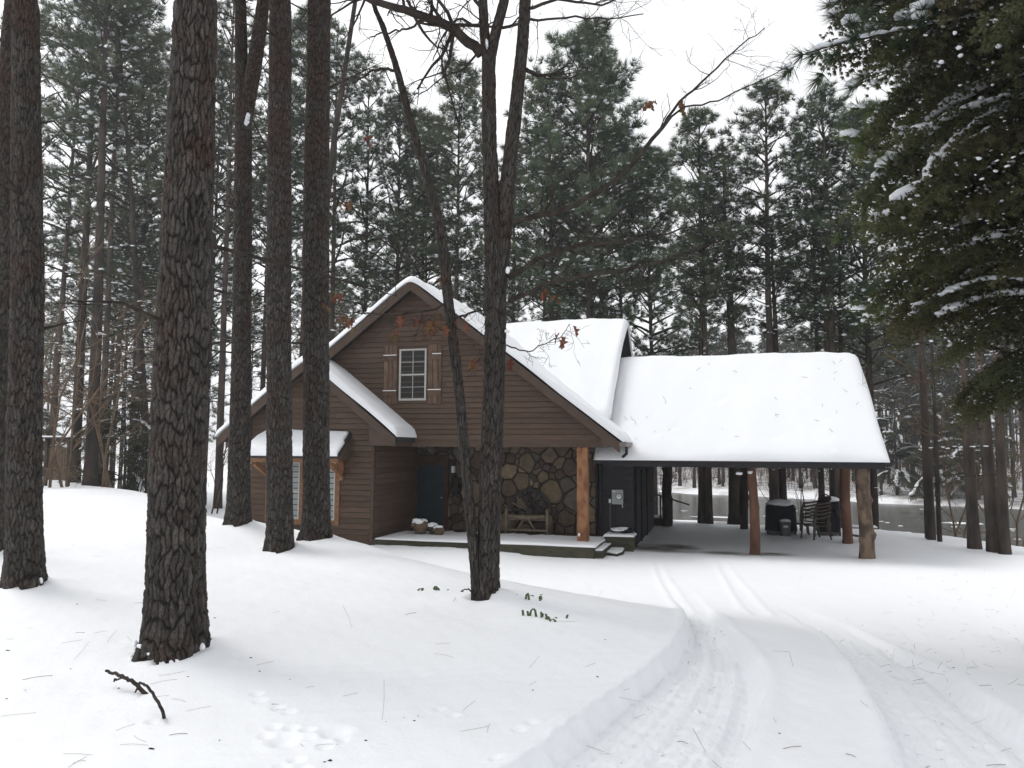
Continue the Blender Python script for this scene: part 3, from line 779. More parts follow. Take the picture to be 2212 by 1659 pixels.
# --- cedars: sprays of scale leaves on drooping boughs
def cedar_bough(seed, n=24):
    g = np.random.default_rng(seed); mb = MB(); C, D, LF = [], [], []
    stem = [np.array([q, .04 * math.sin(q * 5 + seed), .10 * math.sin(q * 2.6) - .16 * q ** 2.2]) for q in np.linspace(0, 1, 9)]; stem = np.array(stem)
    mb.tube(stem, np.linspace(.012, .003, 9), 4, False)
    for i in range(n):
        q = .12 + .88 * i / (n - 1)
        p = np.array([np.interp(q, np.linspace(0, 1, 9), stem[:, a]) for a in range(3)])
        for sgn in (-1, 1, 0):
            L = (.34 * math.sin(min(1, q + .18) * 2.6) + .07) * g.uniform(.6, 1.2)
            d = np.array([.8, sgn * g.uniform(.5, 1.1), g.uniform(-.75, .05)]); d /= np.linalg.norm(d)
            for k in range(10):
                f = (k + .5) / 10; c = p + d * L * f + np.array([0, 0, -.28 * (L * f) ** 1.2]) + g.normal(0, .012, 3); C.append(c); dd = d + np.array([0, 0, -.55 * f]); D.append(dd / np.linalg.norm(dd))
    V, F = tufts(np.array(C), np.array(D), .025, 20, .0036, seed + 4, 1.1, .30)
    idx = np.arange(0, len(F) * 3).reshape(-1, 3)
    return mb.mesh('cedar_stem', M['branch']), np_mesh('cedar_spray', V, F, M['cedar']), stem
CB = [cedar_bough(s) for s in (401, 402, 403)]
def cedar_snow(seed, stem, dens=1.0):
    g = np.random.default_rng(seed); C, Rr = [], []
    for q in np.arange(.22, .99, .018 / dens):
        p = np.array([np.interp(q, np.linspace(0, 1, 9), stem[:, a]) for a in range(3)]); s = g.uniform(.009, .026) * (.6 + .9 * abs(math.sin(q * 9 + seed))) * (1 if g.random() < .8 else 1.7)
        C.append(p + (g.normal(0, .01), g.normal(0, .03), .012 + g.uniform(0, .012))); Rr.append((s * 1.6, s * 1.35, s * .62))
    V, F = blobs(np.array(C), np.array(Rr), seed, 1); return np_mesh('cedar_snow', V, F, M['snow_tree'], True)
CS = [cedar_snow(411, CB[0][2]), cedar_snow(412, CB[1][2]), cedar_snow(413, CB[2][2])]
def fleck(seed):
    g = np.random.default_rng(seed); C = np.column_stack([g.uniform(.2, 1, 90), g.normal(0, .16, 90), g.normal(.02, .05, 90)]); C[:, 2] += .10 * np.sin(C[:, 0] * 2.6) - .16 * C[:, 0] ** 2.2 - .15 * np.abs(C[:, 1])
    s = g.uniform(.003, .011, (90, 1)); V, F = blobs(C, s * np.array([[1.7, 1.2, .55]]), seed); return np_mesh('cedar_fleck', V, F, M['snow_tree'], True)
CFK = [fleck(421), fleck(422), fleck(423)]

def cedar(name, x, y, z0, H, rad, zlo, nb, label, seed, snow=.35, az_range=(0, 6.283), az_bias=1.0, prof=None, tr=.2, cat='cedar tree', joined=False):
    g = np.random.default_rng(seed); o = empty(name, (x, y, z0)); tag(o, label, cat)
    mt = MB(); hs = np.linspace(-.1, H, 12); mt.tube(np.column_stack([np.sin(hs) * .05, np.cos(hs * .7) * .05, hs]), tr * (1 - .85 * np.clip(hs, 0, None) / H), 10); mt.build('trunk', M['bark_far'], o, True)
    for i in range(nb):
        f = (i + g.uniform(0, 1)) / nb; h = zlo + (H - zlo) * f * .97
        reach = np.interp(h, prof[0], prof[1]) if prof else rad * (1 - f) ** .55 * (.8 + .2 * min(1, f / .15)) + .4
        az = g.uniform(*az_range) if g.random() < az_bias else g.uniform(0, 6.283); k = int(g.integers(0, 3)); el = R(g.uniform(-36, 10) + 22 * f)
        reach = reach * g.uniform(.62, 1.0); inner = g.uniform(0, .5) * reach; L = reach - inner + .25
        bo = link('bough', CB[k][1], o, (math.cos(az) * inner, math.sin(az) * inner, h + math.sin(el) * inner), (g.uniform(-.3, .3), -el, az), (L, L * g.uniform(.8, 1.15), L * g.uniform(.9, 1.3)))
        link('stem', CB[k][0], bo)
        r_ = g.random()
        if r_ < snow: link('snow', CS[k], bo)['kind'] = 'stuff'
        elif r_ < snow + .55: link('snow', CFK[k], bo)['kind'] = 'stuff'
    return o
# ------------------------------------------------------------------ the house
def keep(o, parent):
    """parent without moving: shapes are written in place"""
    o.parent = parent
    if parent.type == 'EMPTY': o.matrix_parent_inverse = Matrix.Translation(-Vector(parent.location))
    return o
def part(mb, name, m, parent, smooth=False, bevel=0.0):
    return keep(mb.build(name, m, None, smooth, bevel), parent)

HY, GY, BY = 22.2, 20.1, 19.2       # stone wall, gable wall, bay wall
AX, AZ, SL = -8.43, 7.43, .772       # gable apex and pitch
house = empty('cabin', (-8.4, 22, 0)); tag(house, 'brown clapboard cabin with steep snow covered gables and a stone faced porch', 'cabin')

def plank_row(y, z0, z1, xl0, xr0, xl1, xr1, m, parent, dep=.045):
    b = MB(); b.add([(xl0, y - dep, z0), (xr0, y - dep, z0), (xr1, y - .02, z1), (xl1, y - .02, z1), (xl0, y, z0), (xr0, y, z0), (xr1, y, z1), (xl1, y, z1)],
                    [(0, 1, 2, 3), (4, 7, 6, 5), (0, 4, 5, 1), (1, 5, 6, 2), (2, 6, 7, 3), (3, 7, 4, 0)])
    return part(b, 'plank', m, parent)
gj = np.random.default_rng(91)
def plank_run(y, z0, z1, xl0, xr0, xl1, xr1, m, parent):
    """a course of boards with butt joints"""
    cuts = sorted(x for x in (xl0 + gj.uniform(.2, .5) * (xr0 - xl0), xl0 + gj.uniform(.55, .85) * (xr0 - xl0)) if x > xl1 + .5 and x < xr1 - .5) if xr0 - xl0 > 3.4 else []
    e0, e1 = xl0, xl1
    for c in cuts: plank_row(y, z0, z1, e0, c - .003, e1, c - .003, m, parent); e0 = e1 = c + .003
    plank_row(y, z0, z1, e0, xr0, e1, xr1, m, parent)

# main gable wall, spaced boards over a dark backing that imitates shadow under the laps
gw = part(MB().prism([(-13.7, 2.83), (-3.12, 2.83), (-3.12, 3.26), (AX, 7.25), (-13.7, 3.26)], 'y', GY + .003, GY + .12), 'gable_wall', M['roofing_lap_shade'], house)
z = 2.98
while z < 7.1:
    z1 = min(z + .146, 7.2)
    lx = lambda q: max(-13.65, AX - (7.27 - q) / SL); rx = lambda q: min(-3.10, AX + (7.27 - q) / SL)
    plank_run(GY, z, z1 - .012, lx(z), rx(z), lx(z1), rx(z1), M['siding'], gw); z += .146
part(MB().box(-9.17, -3.09, GY - .03, GY + .10, 2.78, 2.978), 'header_board', M['siding'], house)
# bay wall, its dark backing again drawn as lap shadow between the boards
BXL, BXR, BAX, BAZ = -12.98, -9.20, -11.11, 5.16
bw = part(MB().prism([(BXL, -.3), (BXR, -.3), (BXR, 3.45), (BAX, 4.98), (BXL, 3.45)], 'y', BY + .003, BY + .12), 'bay_wall', M['roofing_lap_shade'], house)
z = -.2
while z < 4.9:
    z1 = min(z + .15, 4.95); lx = lambda q: max(BXL, BAX - (5.02 - q) / .785); rx = lambda q: min(BXR - .06, BAX + (5.02 - q) / .785)
    plank_run(BY, z, z1 - .012, lx(z), rx(z), lx(z1), rx(z1), M['siding'], bw); z += .15
part(MB().box(BXR - .058, BXR + .02, BY - .03, BY + .06, -.3, 2.78), 'corner_board', M['trim'], house)
# porch alcove side wall (faces right), boards running back
aw = part(MB().box(BXR - .10, BXR - .003, BY + .125, HY - .01, -.3, 2.80), 'alcove_wall', M['trim'], house)
z = .25
while z < 2.75:
    b = MB(); x = BXR; b.add([(x + .034, BY + .065, z), (x + .034, HY - .02, z), (x + .006, HY - .02, z + .137), (x + .006, BY + .065, z + .137), (x - .001, BY + .065, z), (x - .001, HY - .02, z), (x - .001, HY - .02, z + .137), (x - .001, BY + .065, z + .137)],
        [(0, 1, 2, 3), (4, 7, 6, 5), (0, 4, 5, 1), (1, 5, 6, 2), (2, 6, 7, 3), (3, 7, 4, 0)]); part(b, 'plank', M['siding'], aw); z += .15
part(MB().box(BXR + .03, -3.12, GY + .125, HY + .2, 2.825, 2.87), 'porch_ceiling', M['trim'], house)
# closed body behind
part(MB().prism([(-13.7, -.3), (-3.56, -.3), (-3.56, 3.25), (AX, 7.0), (-13.7, 3.25)], 'y', HY + .26, 30.9), 'rear_body', M['dark_siding'], house)
part(MB().box(-13.7, -12.99, GY + .13, HY + .25, -.3, 3.2), 'side_wall', M['siding'], house)
part(MB().prism([(21.75, 2.9), (30.2, 2.9), (30.2, 3.6), (26.0, 6.86), (21.75, 3.5)], 'x', -8.4, -3.5), 'cross_gable_body', M['dark_siding'], house)

def roof(name, poly, axis, a0, a1): return part(MB().prism(poly, axis, a0, a1), name, M['roofing_lap_shade'], house)
def chev(ax, az, xl, xr, sl, th): return [(xl, az - (ax - xl) * sl), (ax, az), (xr, az - (xr - ax) * sl), (xr, az - (xr - ax) * sl - th), (ax, az - th), (xl, az - (ax - xl) * sl - th)]
roof('roof', chev(AX, AZ, -14.22, -2.59, SL, .13), 'y', 19.70, 21.72)
roof('roof', chev(AX, AZ, -14.22, -3.46, SL, .13), 'y', 21.723, 31.2)
roof('roof', chev(BAX, BAZ, -13.86, -8.38, .785, .12), 'y', 18.80, GY - .028)
CZ, CY_, CS_ = 7.06, 26.0, .79
roof('roof', [(21.58, CZ - 4.42 * CS_), (CY_, CZ), (30.42, CZ - 4.42 * CS_), (30.42, CZ - 4.42 * CS_ - .13), (CY_, CZ - .13), (21.58, CZ - 4.42 * CS_ - .13)], 'x', -8.42, -3.17)
def rake(ax, az, xe, sl, y, w, parent):
    s = 1 if xe > ax else -1
    part(MB().prism([(ax, az - .02), (xe, az - abs(xe - ax) * sl - .02), (xe, az - abs(xe - ax) * sl - .02 - w), (ax, az - .02 - w)], 'y', y - .035, y - .003), 'fascia_board', M['trim'], parent)
for xe in (-14.2, -2.60): rake(AX, AZ, xe, SL, 19.70, .27, house)
for xe in (-13.84, -8.40): rake(BAX, BAZ, xe, .785, 18.80, .25, house)
part(MB().prism([(-9.18, 2.80), (-8.46, 2.80), (-8.46, 2.90), (-9.18, 3.42)], 'y', 18.86, GY - .035), 'eave_box', M['trim'], house)
part(MB().prism([(-3.10, 2.80), (-2.68, 2.80), (-2.68, 2.86), (-3.10, 3.14)], 'y', 19.76, 21.6), 'eave_box', M['trim'], house)

# snow blankets
def snow_sheet(name, poly, fz, th, step, parent, seed=0, under=.0, edge=.16, m='snow', dents=0, soft=()):
    poly = np.array(poly, float); x0, y0 = poly.min(0); x1, y1 = poly.max(0)
    nx, ny = int((x1 - x0) / step) + 2, int((y1 - y0) / step) + 2
    X, Y = np.meshgrid(np.linspace(x0, x1, nx), np.linspace(y0, y1, ny), indexing='ij')
    d = seg_dist(X, Y, poly); ins = inside(X, Y, poly) | (d < 1e-6)
    d = np.where(ins, d, 0)
    for (a, b) in soft: pass
    prof = np.sqrt(1 - (1 - np.clip(d / edge, 0, 1)) ** 2)
    n = 1 + .20 * waves(X, Y, seed + 60, .9) + .09 * waves(X, Y, seed + 61, 4.0) + .03 * waves(X, Y, seed + 62, 13)
    zb = fz(X, Y) + under; zt = zb + th * (.12 + .88 * prof) * n + .004
    ed_ = (1 - prof) * S((edge - d) / edge); X = X + .03 * waves(X, Y, seed + 70, 2.6) * ed_; Y = Y + .035 * waves(X, Y, seed + 71, 2.4) * ed_
    g = np.random.default_rng(seed)
    for _ in range(dents):
        cx, cy = g.uniform(x0 + .3, x1 - .3), g.uniform(y0 + .2, (y0 + y1) / 2 - .2); s = g.uniform(.04, .09); zt = zt - .035 * np.exp(-(((X - cx) / s / 1.6) ** 2 + ((Y - cy) / s) ** 2)) + .02 * np.exp(-(((X - cx - s) / s) ** 2 + ((Y - cy + s) / s) ** 2))
    idx = np.arange(nx * ny).reshape(nx, ny); c = ins[:-1, :-1] & ins[1:, :-1] & ins[1:, 1:] & ins[:-1, 1:]
    a, b, cc, dd = idx[:-1, :-1][c], idx[1:, :-1][c], idx[1:, 1:][c], idx[:-1, 1:][c]; N = nx * ny
    top = np.stack([a, b, cc, dd], 1); bot = np.stack([a, dd, cc, b], 1) + N
    # walls along the border
    E = {}
    for q in top.tolist():
        for k in range(4):
            e = (q[k], q[(k + 1) % 4]); E[e] = 1
    side = [(e[1], e[0], e[0] + N, e[1] + N) for e in E if (e[1], e[0]) not in E]
    V = np.vstack([np.stack([X.ravel(), Y.ravel(), zt.ravel()], 1), np.stack([X.ravel(), Y.ravel(), zb.ravel() + .002], 1)])
    F = np.vstack([top, bot, np.array(side)])
    used = np.unique(F); rm = np.zeros(len(V), int); rm[used] = np.arange(len(used))
    return keep(link(name, np_mesh(name, V[used], rm[F], M[m], True)), parent)
def ridge(ax, az, sl, r=.16): return lambda X, Y: az + .06 - sl * np.sqrt((X - ax) ** 2 + r * r)
def ridge_y(cy, cz, sl, r=.2): return lambda X, Y: cz + .08 - sl * np.sqrt((Y - cy) ** 2 + r * r)
snow_sheet('roof_snow', [(-14.26, 19.62), (-2.50, 19.62), (-2.50, 21.74), (-3.44, 21.74), (-3.44, 31.2), (-14.26, 31.2)], ridge(AX, AZ, SL), .16, .07, house, 1)
snow_sheet('roof_snow', [(-8.9, 21.50), (-3.12, 21.50), (-3.12, 30.4), (-8.9, 30.4)], ridge_y(CY_, CZ, CS_), .19, .08, house, 2)
snow_sheet('roof_snow', [(-13.9, 18.72), (-8.32, 18.72), (-8.32, 20.4), (-13.9, 20.4)], lambda X, Y: np.minimum(ridge(BAX, BAZ, .785)(X, Y), 99), .17, .06, house, 3)
b = MB(); b.blob((-13.98, 19.75, 2.86), (.10, .12, .09), 1, .2, 4); part(b, 'gutter_snow', M['snow'], house, True)

# gutter and downspout on the right eave
b = MB(); b.prism([(-2.60, 2.80), (-2.47, 2.80), (-2.44, 2.915), (-2.455, 2.915), (-2.48, 2.815), (-2.60, 2.815)], 'y', 19.66, 21.68); g = part(b, 'gutter', M['gutter'], house)
b = MB(); b.prism([(-2.61, 2.79), (-2.46, 2.79), (-2.43, 2.92), (-2.61, 2.92)], 'y', 19.65, 19.657); part(b, 'end_cap', M['gutter'], g)
b = MB(); b.tube([(-2.55, 20.6, 2.80), (-2.55, 20.62, 2.62), (-2.7, 20.8, 2.5), (-3.0, 21.2, 2.38), (-3.36, 21.5, 2.3), (-3.40, 21.53, 2.2), (-3.40, 21.53, .5)], .038, 10); part(b, 'downspout', M['dark_siding'], house, True)

# stone facing: each stone its own piece, pushed proud of the mortar
sw = part(MB().prism([(-9.19, .1), (-3.62, .1), (-3.62, 2.82), (-9.19, 2.82)], 'y', HY, HY + .25), 'stone_wall', M['mortar'], house)
part(MB().box(-3.618, -3.56, HY - .10, HY + .25, .1, 2.82), 'corner_board', M['dark_siding'], house)
DX0, DX1, DZ1 = -9.14, -8.28, 2.23
gs = np.random.default_rng(55); pts = []
for _ in range(4000):
    p = (gs.uniform(-9.4, -3.4), gs.uniform(.05, 3.0)); r_ = gs.choice([.12, .2, .29, .38])
    if all(math.hypot(p[0] - q[0], (p[1] - q[1]) * 1.15) > (r_ + q[2]) * .62 for q in pts): pts.append((*p, r_))
def clip(poly, n, c):
    out = []
    for i in range(len(poly)):
        a, b_ = poly[i], poly[(i + 1) % len(poly)]; da, db = a @ n - c, b_ @ n - c
        if da <= 0: out.append(a)
        if da * db < 0: out.append(a + (b_ - a) * da / (da - db))
    return out
ns = 0
for i, p in enumerate(pts):
    P0 = np.array(p[:2]); poly = [np.array(q) for q in ((-9.17, .30), (-3.63, .30), (-3.63, 2.80), (-9.17, 2.80))]
    for j, q in enumerate(pts):
        if i == j: continue
        Q0 = np.array(q[:2]); dv = Q0 - P0; dd = np.linalg.norm(dv)
        if dd > 1.6: continue
        n_ = dv / dd; t_ = .5 + (p[2] ** 2 - q[2] ** 2) / (2 * dd * dd); poly = clip(poly, n_, P0 @ n_ + dd * t_ - .012)
        if len(poly) < 3: break
    if len(poly) < 3: continue
    C = np.mean(poly, 0)
    if C[0] < DX1 + .17 and C[1] < DZ1 + .33:      # doorway
        poly = clip(poly, np.array([0, -1.]), -(DZ1 + .31)) if C[1] > DZ1 + .15 else clip(poly, np.array([-1., 0]), -(DX1 + .15))
    else:
        if C[1] < DZ1 + .3: poly = clip(poly, np.array([-1., 0]), -(DX1 + .15))
    if len(poly) < 3: continue
    poly = np.array(poly); ar = .5 * abs(sum(poly[k][0] * poly[(k + 1) % len(poly)][1] - poly[(k + 1) % len(poly)][0] * poly[k][1] for k in range(len(poly))))
    if ar < .006: continue
    # break the straight edges a little
    rp_ = []
    for k in range(len(poly)):
        a, b_ = poly[k], poly[(k + 1) % len(poly)]; C = poly.mean(0); rp_.append(a + (C - a) * gs.uniform(.0, .07))
        if np.linalg.norm(b_ - a) > .12: m_ = (a + b_) / 2; rp_.append(m_ + (C - m_) * gs.uniform(-.01, .09))
    poly = np.array(rp_); C = poly.mean(0); k = len(poly); pr = gs.uniform(.022, .055); ti = gs.normal(0, .03, 2)
    fr = C + (poly - C) * .90; md = C + (poly - C) * .98
    V = [(q[0], HY + .002, q[1]) for q in poly] + [(q[0], HY - pr * .65, q[1]) for q in md] + [(q[0], HY - pr - (q - C) @ ti, q[1]) for q in fr] + [(C[0], HY - pr - .006, C[1])]
    F = []
    for a in range(k):
        c_ = (a + 1) % k; F += [(a, c_, k + c_, k + a), (k + a, k + c_, 2 * k + c_, 2 * k + a), (2 * k + a, 2 * k + c_, 3 * k)]
    part(MB().add(V, F), 'stone', STONES[int(gs.choice(6, p=[.17, .10, .27, .20, .13, .13]))], sw); ns += 1

# front door and its timber surround
dr = part(MB().box(DX0, DX1, HY - .02, HY + .05, .33, DZ1), 'door', M['door'], house)
for x0, x1, z0, z1 in ((DX0 + .12, DX0 + .38, .50, .95), (DX1 - .38, DX1 - .12, .50, .95), (DX0 + .12, DX0 + .38, 1.10, 2.10), (DX1 - .38, DX1 - .12, 1.10, 2.10)):
    b = MB(); b.box(x0, x1, HY - .032, HY - .0205, z0, z1); b.box(x0 + .04, x1 - .04, HY - .042, HY - .0325, z0 + .04, z1 - .04); part(b, 'door_panel', M['door'], dr, bevel=.006)
part(MB().blob((DX1 - .06, HY - .06, 1.25), (.03, .03, .03), 1, .02), 'door_knob', M['grey_box'], dr, True)
part(MB().box(DX1 + .003, DX1 + .14, HY - .06, HY + .02, .30, DZ1), 'door_jamb', M['jamb'], house, bevel=.008)
part(MB().box(DX0 - .06, DX0 - .003, HY - .05, HY + .02, .30, DZ1), 'door_jamb', M['jamb'], house, bevel=.008)
part(MB().box(DX0 - .06, DX1 + .16, HY - .07, HY + .02, DZ1 + .003, DZ1 + .29), 'door_lintel', M['jamb'], house, bevel=.01)
part(MB().box(DX0, DX1, HY - .10, HY - .021, .30, .328), 'door_sill', M['dark_siding'], house)

# upper window with rough board shutters
WX0, WX1, WZ0, WZ1 = -8.87, -8.05, 4.07, 5.53
b = MB(); y0 = GY - .075; y1 = GY - .02
for q in ((WX0, WX0 + .05, WZ0, WZ1), (WX1 - .05, WX1, WZ0, WZ1), (WX0 + .05, WX1 - .05, WZ1 - .045, WZ1), (WX0 + .05, WX1 - .05, WZ0, WZ0 + .06)): b.box(q[0], q[1], y0, y1, q[2], q[3])
win = part(b, 'window', M['white'], house, bevel=.005)
zm = (WZ0 + WZ1) / 2; part(MB().box(WX0 + .052, WX1 - .052, y0 + .006, y1, zm - .022, zm + .022), 'meeting_rail', M['white'], win)
xm = (WX0 + WX1) / 2
for z0, z1 in ((WZ0 + .062, zm - .032), (zm + .032, WZ1 - .047)):
    zc = (z0 + z1) / 2
    b = MB(); b.box(xm - .008, xm + .008, y0 + .022, y1 - .01, z0, z1); b.box(WX0 + .052, xm - .0115, y0 + .022, y1 - .01, zc - .007, zc + .007); b.box(xm + .0115, WX1 - .052, y0 + .022, y1 - .01, zc - .007, zc + .007); part(b, 'muntin', M['white'], win)
    for xa, xb in ((WX0 + .052, xm - .012), (xm + .012, WX1 - .052)):
        for za, zb in ((z0, zc - .010), (zc + .010, z1)): part(MB().box(xa, xb, y0 + .034, y1 - .004, za, zb), 'pane', M['glass'], win)
for s, xa, xb in ((0, -9.35, -8.935), (1, -7.995, -7.59)):
    sh = part(MB().box(xa + .01, xb - .01, GY - .036, GY - .026, 4.0, 5.62), 'shutter', M['shutter'], house)
    gq = np.random.default_rng(70 + s); w = (xb - xa) / 3
    for k in range(3):
        za, zb = 3.97 + gq.uniform(-.02, .03), 5.64 + gq.uniform(-.03, .02); part(MB().box(xa + k * w + .006, xa + (k + 1) * w - .006, GY - .062, GY - .0365, za, zb), 'board', M['shutter'], sh, bevel=.004)
    for zc in (4.28, 5.30):
        dzz = gq.uniform(-.02, .02); part(MB().box(xa - .012, xb + .0 - .01, GY - .09, GY - .063, zc - .075 + dzz, zc + .075 + dzz), 'batten', M['shutter'], sh, bevel=.004)
        b = MB(); b.box(xa - .01 + (.13 if (s and zc > 5) else 0), xb - .02, GY - .09, GY - .062, zc + .0755 + dzz, zc + .1 + dzz); part(b, 'snow', M['snow'], sh, bevel=.008)

# bay window under a small awning roof
b = MB(); x0, x1, z0, z1 = -12.46, -10.17, .62, 2.48; y0 = BY - .075
fr = MB()
for q in ((x0, x0 + .14, z0, z1), (x1 - .14, x1, z0, z1), (x0 + .14, x1 - .14, z0, z0 + .14), (x0 + .14, x1 - .14, z1 - .13, z1), (-11.40, -11.23, z0 + .14, z1 - .13)): fr.box(q[0] + .001, q[1] - .001, y0, BY - .02, q[2] + .001, q[3] - .001)
bwin = part(fr, 'window', M['timber'], house, bevel=.008)
for xa, xb in ((x0 + .142, -11.402), (-11.228, x1 - .142)):
    sash = MB()
    for q in ((xa, xa + .045, z0 + .142, z1 - .132), (xb - .045, xb, z0 + .142, z1 - .132), (xa + .045, xb - .045, z0 + .142, z0 + .19), (xa + .045, xb - .045, z1 - .18, z1 - .132), (xa + .045, xb - .045, 1.5, 1.54)): sash.box(q[0], q[1], y0 + .02, BY - .025, q[2], q[3])
    part(sash, 'sash', M['white'], bwin)
    for za, zb in ((z0 + .192, 1.498), (1.542, z1 - .182)): part(MB().box(xa + .047, xb - .047, y0 + .035, BY - .03, za, zb), 'pane', M['blind'], bwin)
aX0, aX1 = -12.72, -9.86
an = part(MB().prism([(18.42, 2.55), (BY - .03, 3.16), (BY - .03, 3.06), (18.42, 2.45)], 'x', aX0, aX1), 'awning', M['roofing_lap_shade'], house)
part(MB().box(aX0 + .02, aX1 - .02, 18.45, 18.52, 2.34, 2.448), 'awning_beam', M['timber'], an)
part(MB().prism([(18.55, 2.40), (BY - .03, 2.40), (BY - .03, 3.04), (18.55, 2.55)], 'x', aX1 - .05, aX1 - .02), 'awning_cheek', M['trim'], an)
for xx in (aX0 + .30, aX1 - .26):
    b = MB(); b.bar((xx, 18.52, 2.30), (xx, BY - .06, 1.98), .10, .13); b.box(xx - .05, xx + .05, 18.5, BY - .04, 2.341, 2.44); b.box(xx - .05, xx + .05, BY - .10, BY - .03, 1.85, 2.34); part(b, 'bracket', M['cedar_post'], an, bevel=.006)
_as = snow_sheet('awning_snow', [(aX0 - .02, 18.36), (aX1 + .02, 18.36), (aX1 - .06, BY - .03), (aX0 + .3, BY - .03), (aX0 + .05, 18.9)], lambda X, Y: 2.555 + (Y - 18.42) * .785, .16, .045, house, 5, edge=.12)

# porch floor
pf = part(MB().box(BXR + .03, -3.22, 19.20, HY - .003, .22, .295), 'porch_floor', M['deck'], house)
part(MB().box(BXR + .03, -3.22, 19.165, 19.198, -.2, .297), 'rim_board', M['green_wood'], pf)
part(MB().box(-3.218, -3.185, 19.165, HY - .1, -.2, .297), 'rim_board', M['green_wood'], pf)
for k in range(20):
    ya = 19.2 + k * .15
    if ya < 22.1: part(MB().box(BXR + .032, -3.222, ya + .004, ya + .146, .2955, .300), 'plank', M['deck'], pf)
gq = np.random.default_rng(5)
edge_in = [(-9.1 + 5.86 * k / 40, 21.35 + .25 * math.sin(k * .9) * .6 + gq.uniform(-.16, .16) - (.45 if k < 3 else 0)) for k in range(40)]
snow_sheet('porch_snow', [(-9.14, 19.13), (-3.16, 19.13), (-3.16, 21.9)] + edge_in[::-1], lambda X, Y: .302 + 0 * X, .055, .05, house, 6, edge=.22)
part(MB().box(-3.78, -3.50, 20.03, 20.31, .305, 2.775), 'porch_post', M['cedar_post'], house, bevel=.012)
pb = house.children[-1]
b = MB(); b.blob((-3.72, 20.02, .52), (.03, .02, .045), 1, .2, 8); part(b, 'snow', M['snow'], pb, True)

# landing, two slab steps
ld = part(MB().box(-3.17, -2.43, 20.86, 21.55, -.2, .40), 'landing', M['green_wood'], house)
for zz in (.02, .21): part(MB().box(-3.17, -2.43, 20.835, 20.858, zz, zz + .18), 'plank', M['green_wood'], ld)
part(MB().box(-2.52, -2.40, 20.82, 20.834, -.15, .41), 'corner_post', M['green_wood'], ld)
snow_sheet('landing_snow', [(-3.22, 20.80), (-2.41, 20.80), (-2.41, 21.56), (-3.22, 21.56)], lambda X, Y: .402 + 0 * X, .06, .03, house, 7, edge=.08)
def c7(x, y, z): return at((1750 + x / 4.147) * S2 / 3, (1280 + y / 4.147) * S2 / 3, z=z)
for px, zt in (([(90, 1500), (205, 1412), (340, 1412), (378, 1445), (250, 1550), (90, 1548)], .20), ([(250, 1566), (368, 1470), (530, 1496), (500, 1560), (420, 1590)], .09)):
    pl = [tuple(c7(x, y, zt)[:2]) for x, y in px]
    st = part(MB().prism(pl, 'z', zt - .20, zt - .005), 'step', M['green_wood'], house)
    snow_sheet('step_snow', pl, lambda X, Y: zt + 0 * X, .045, .025, house, 8, edge=.07)

# garage front (with the meter) and side with three doors
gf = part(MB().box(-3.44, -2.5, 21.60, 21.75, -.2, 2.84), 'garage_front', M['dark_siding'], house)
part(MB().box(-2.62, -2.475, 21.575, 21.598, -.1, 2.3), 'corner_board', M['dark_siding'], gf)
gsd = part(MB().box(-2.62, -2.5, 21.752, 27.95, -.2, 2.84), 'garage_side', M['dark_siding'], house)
YD = [at(u, 1080, x=-2.48)[1] for u in (1371, 1382.8, 1395, 1404.5)]
for k in range(3):
    ya, yb = YD[k] + .06, YD[k + 1] - .06
    d = part(MB().box(-2.498, -2.455, ya, yb, .06, 2.12), 'side_door', M['dark_siding'], house, bevel=.01)
    for z0, z1 in ((.25, .95), (1.15, 1.95)): part(MB().box(-2.4545, -2.44, ya + .12, yb - .12, z0, z1), 'door_panel', M['dark_siding'], d, bevel=.01)
    part(MB().box(-2.4535, -2.425, yb - .14, yb - .08, 1.0, 1.07), 'handle', M['black'], d); part(MB().box(-2.4535, -2.43, yb - .13, yb - .09, 1.13, 1.18), 'lock', M['black'], d)
    part(MB().box(-2.499, -2.425, ya - .075, ya - .005, .04, 2.2), 'door_casing', M['black'], house)
part(MB().box(-2.499, -2.43, YD[0], YD[3], 2.13, 2.22), 'door_header', M['dark_siding'], house)
# rear steps with a hand rail behind the garage
rs = part(MB().box(-2.75, -1.95, 28.3, 29.1, -.1, .28), 'rear_steps', M['green_wood'], house)
b = MB(); b.blob((-2.35, 28.7, .30), (.42, .42, .08), 2, .1, 9); part(b, 'snow', M['snow'], rs, True)
part(MB().bar((-2.7, 28.25, 1.22), (-1.3, 28.45, .78), .08, .05), 'hand_rail', M['log_dark'], rs)
for xx, zt in ((-2.3, 1.08), (-2.05, 1.0), (-1.9, .95)): part(MB().box(xx - .03, xx + .03, 28.27, 28.33, .1, zt), 'rail_post', M['log_dark'], rs)

# ------------------------------------------------------------------ carport
cp = empty('carport', (.5, 24.8, 0)); tag(cp, 'open carport on knotty log posts under a deep sheet of snow', 'carport')
CX0, CX1, KY, KZ, KS = -3.44, 3.76, 24.82, 5.60, .785
part(MB().prism([(20.80, KZ - 4.02 * KS), (KY, KZ), (28.85, KZ - 4.02 * KS), (28.85, KZ - 4.02 * KS - .1), (KY, KZ - .1), (20.80, KZ - 4.02 * KS - .1)], 'x', CX0, CX1), 'roof', M['roofing_lap_shade'], cp)
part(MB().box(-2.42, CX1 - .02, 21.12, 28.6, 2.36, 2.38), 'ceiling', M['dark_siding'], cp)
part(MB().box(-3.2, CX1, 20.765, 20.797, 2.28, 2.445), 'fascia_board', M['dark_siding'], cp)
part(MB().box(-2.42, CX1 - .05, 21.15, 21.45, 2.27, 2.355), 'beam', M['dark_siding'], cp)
part(MB().box(-2.42, CX1 - .05, 28.1, 28.4, 2.25, 2.355), 'beam', M['dark_siding'], cp)
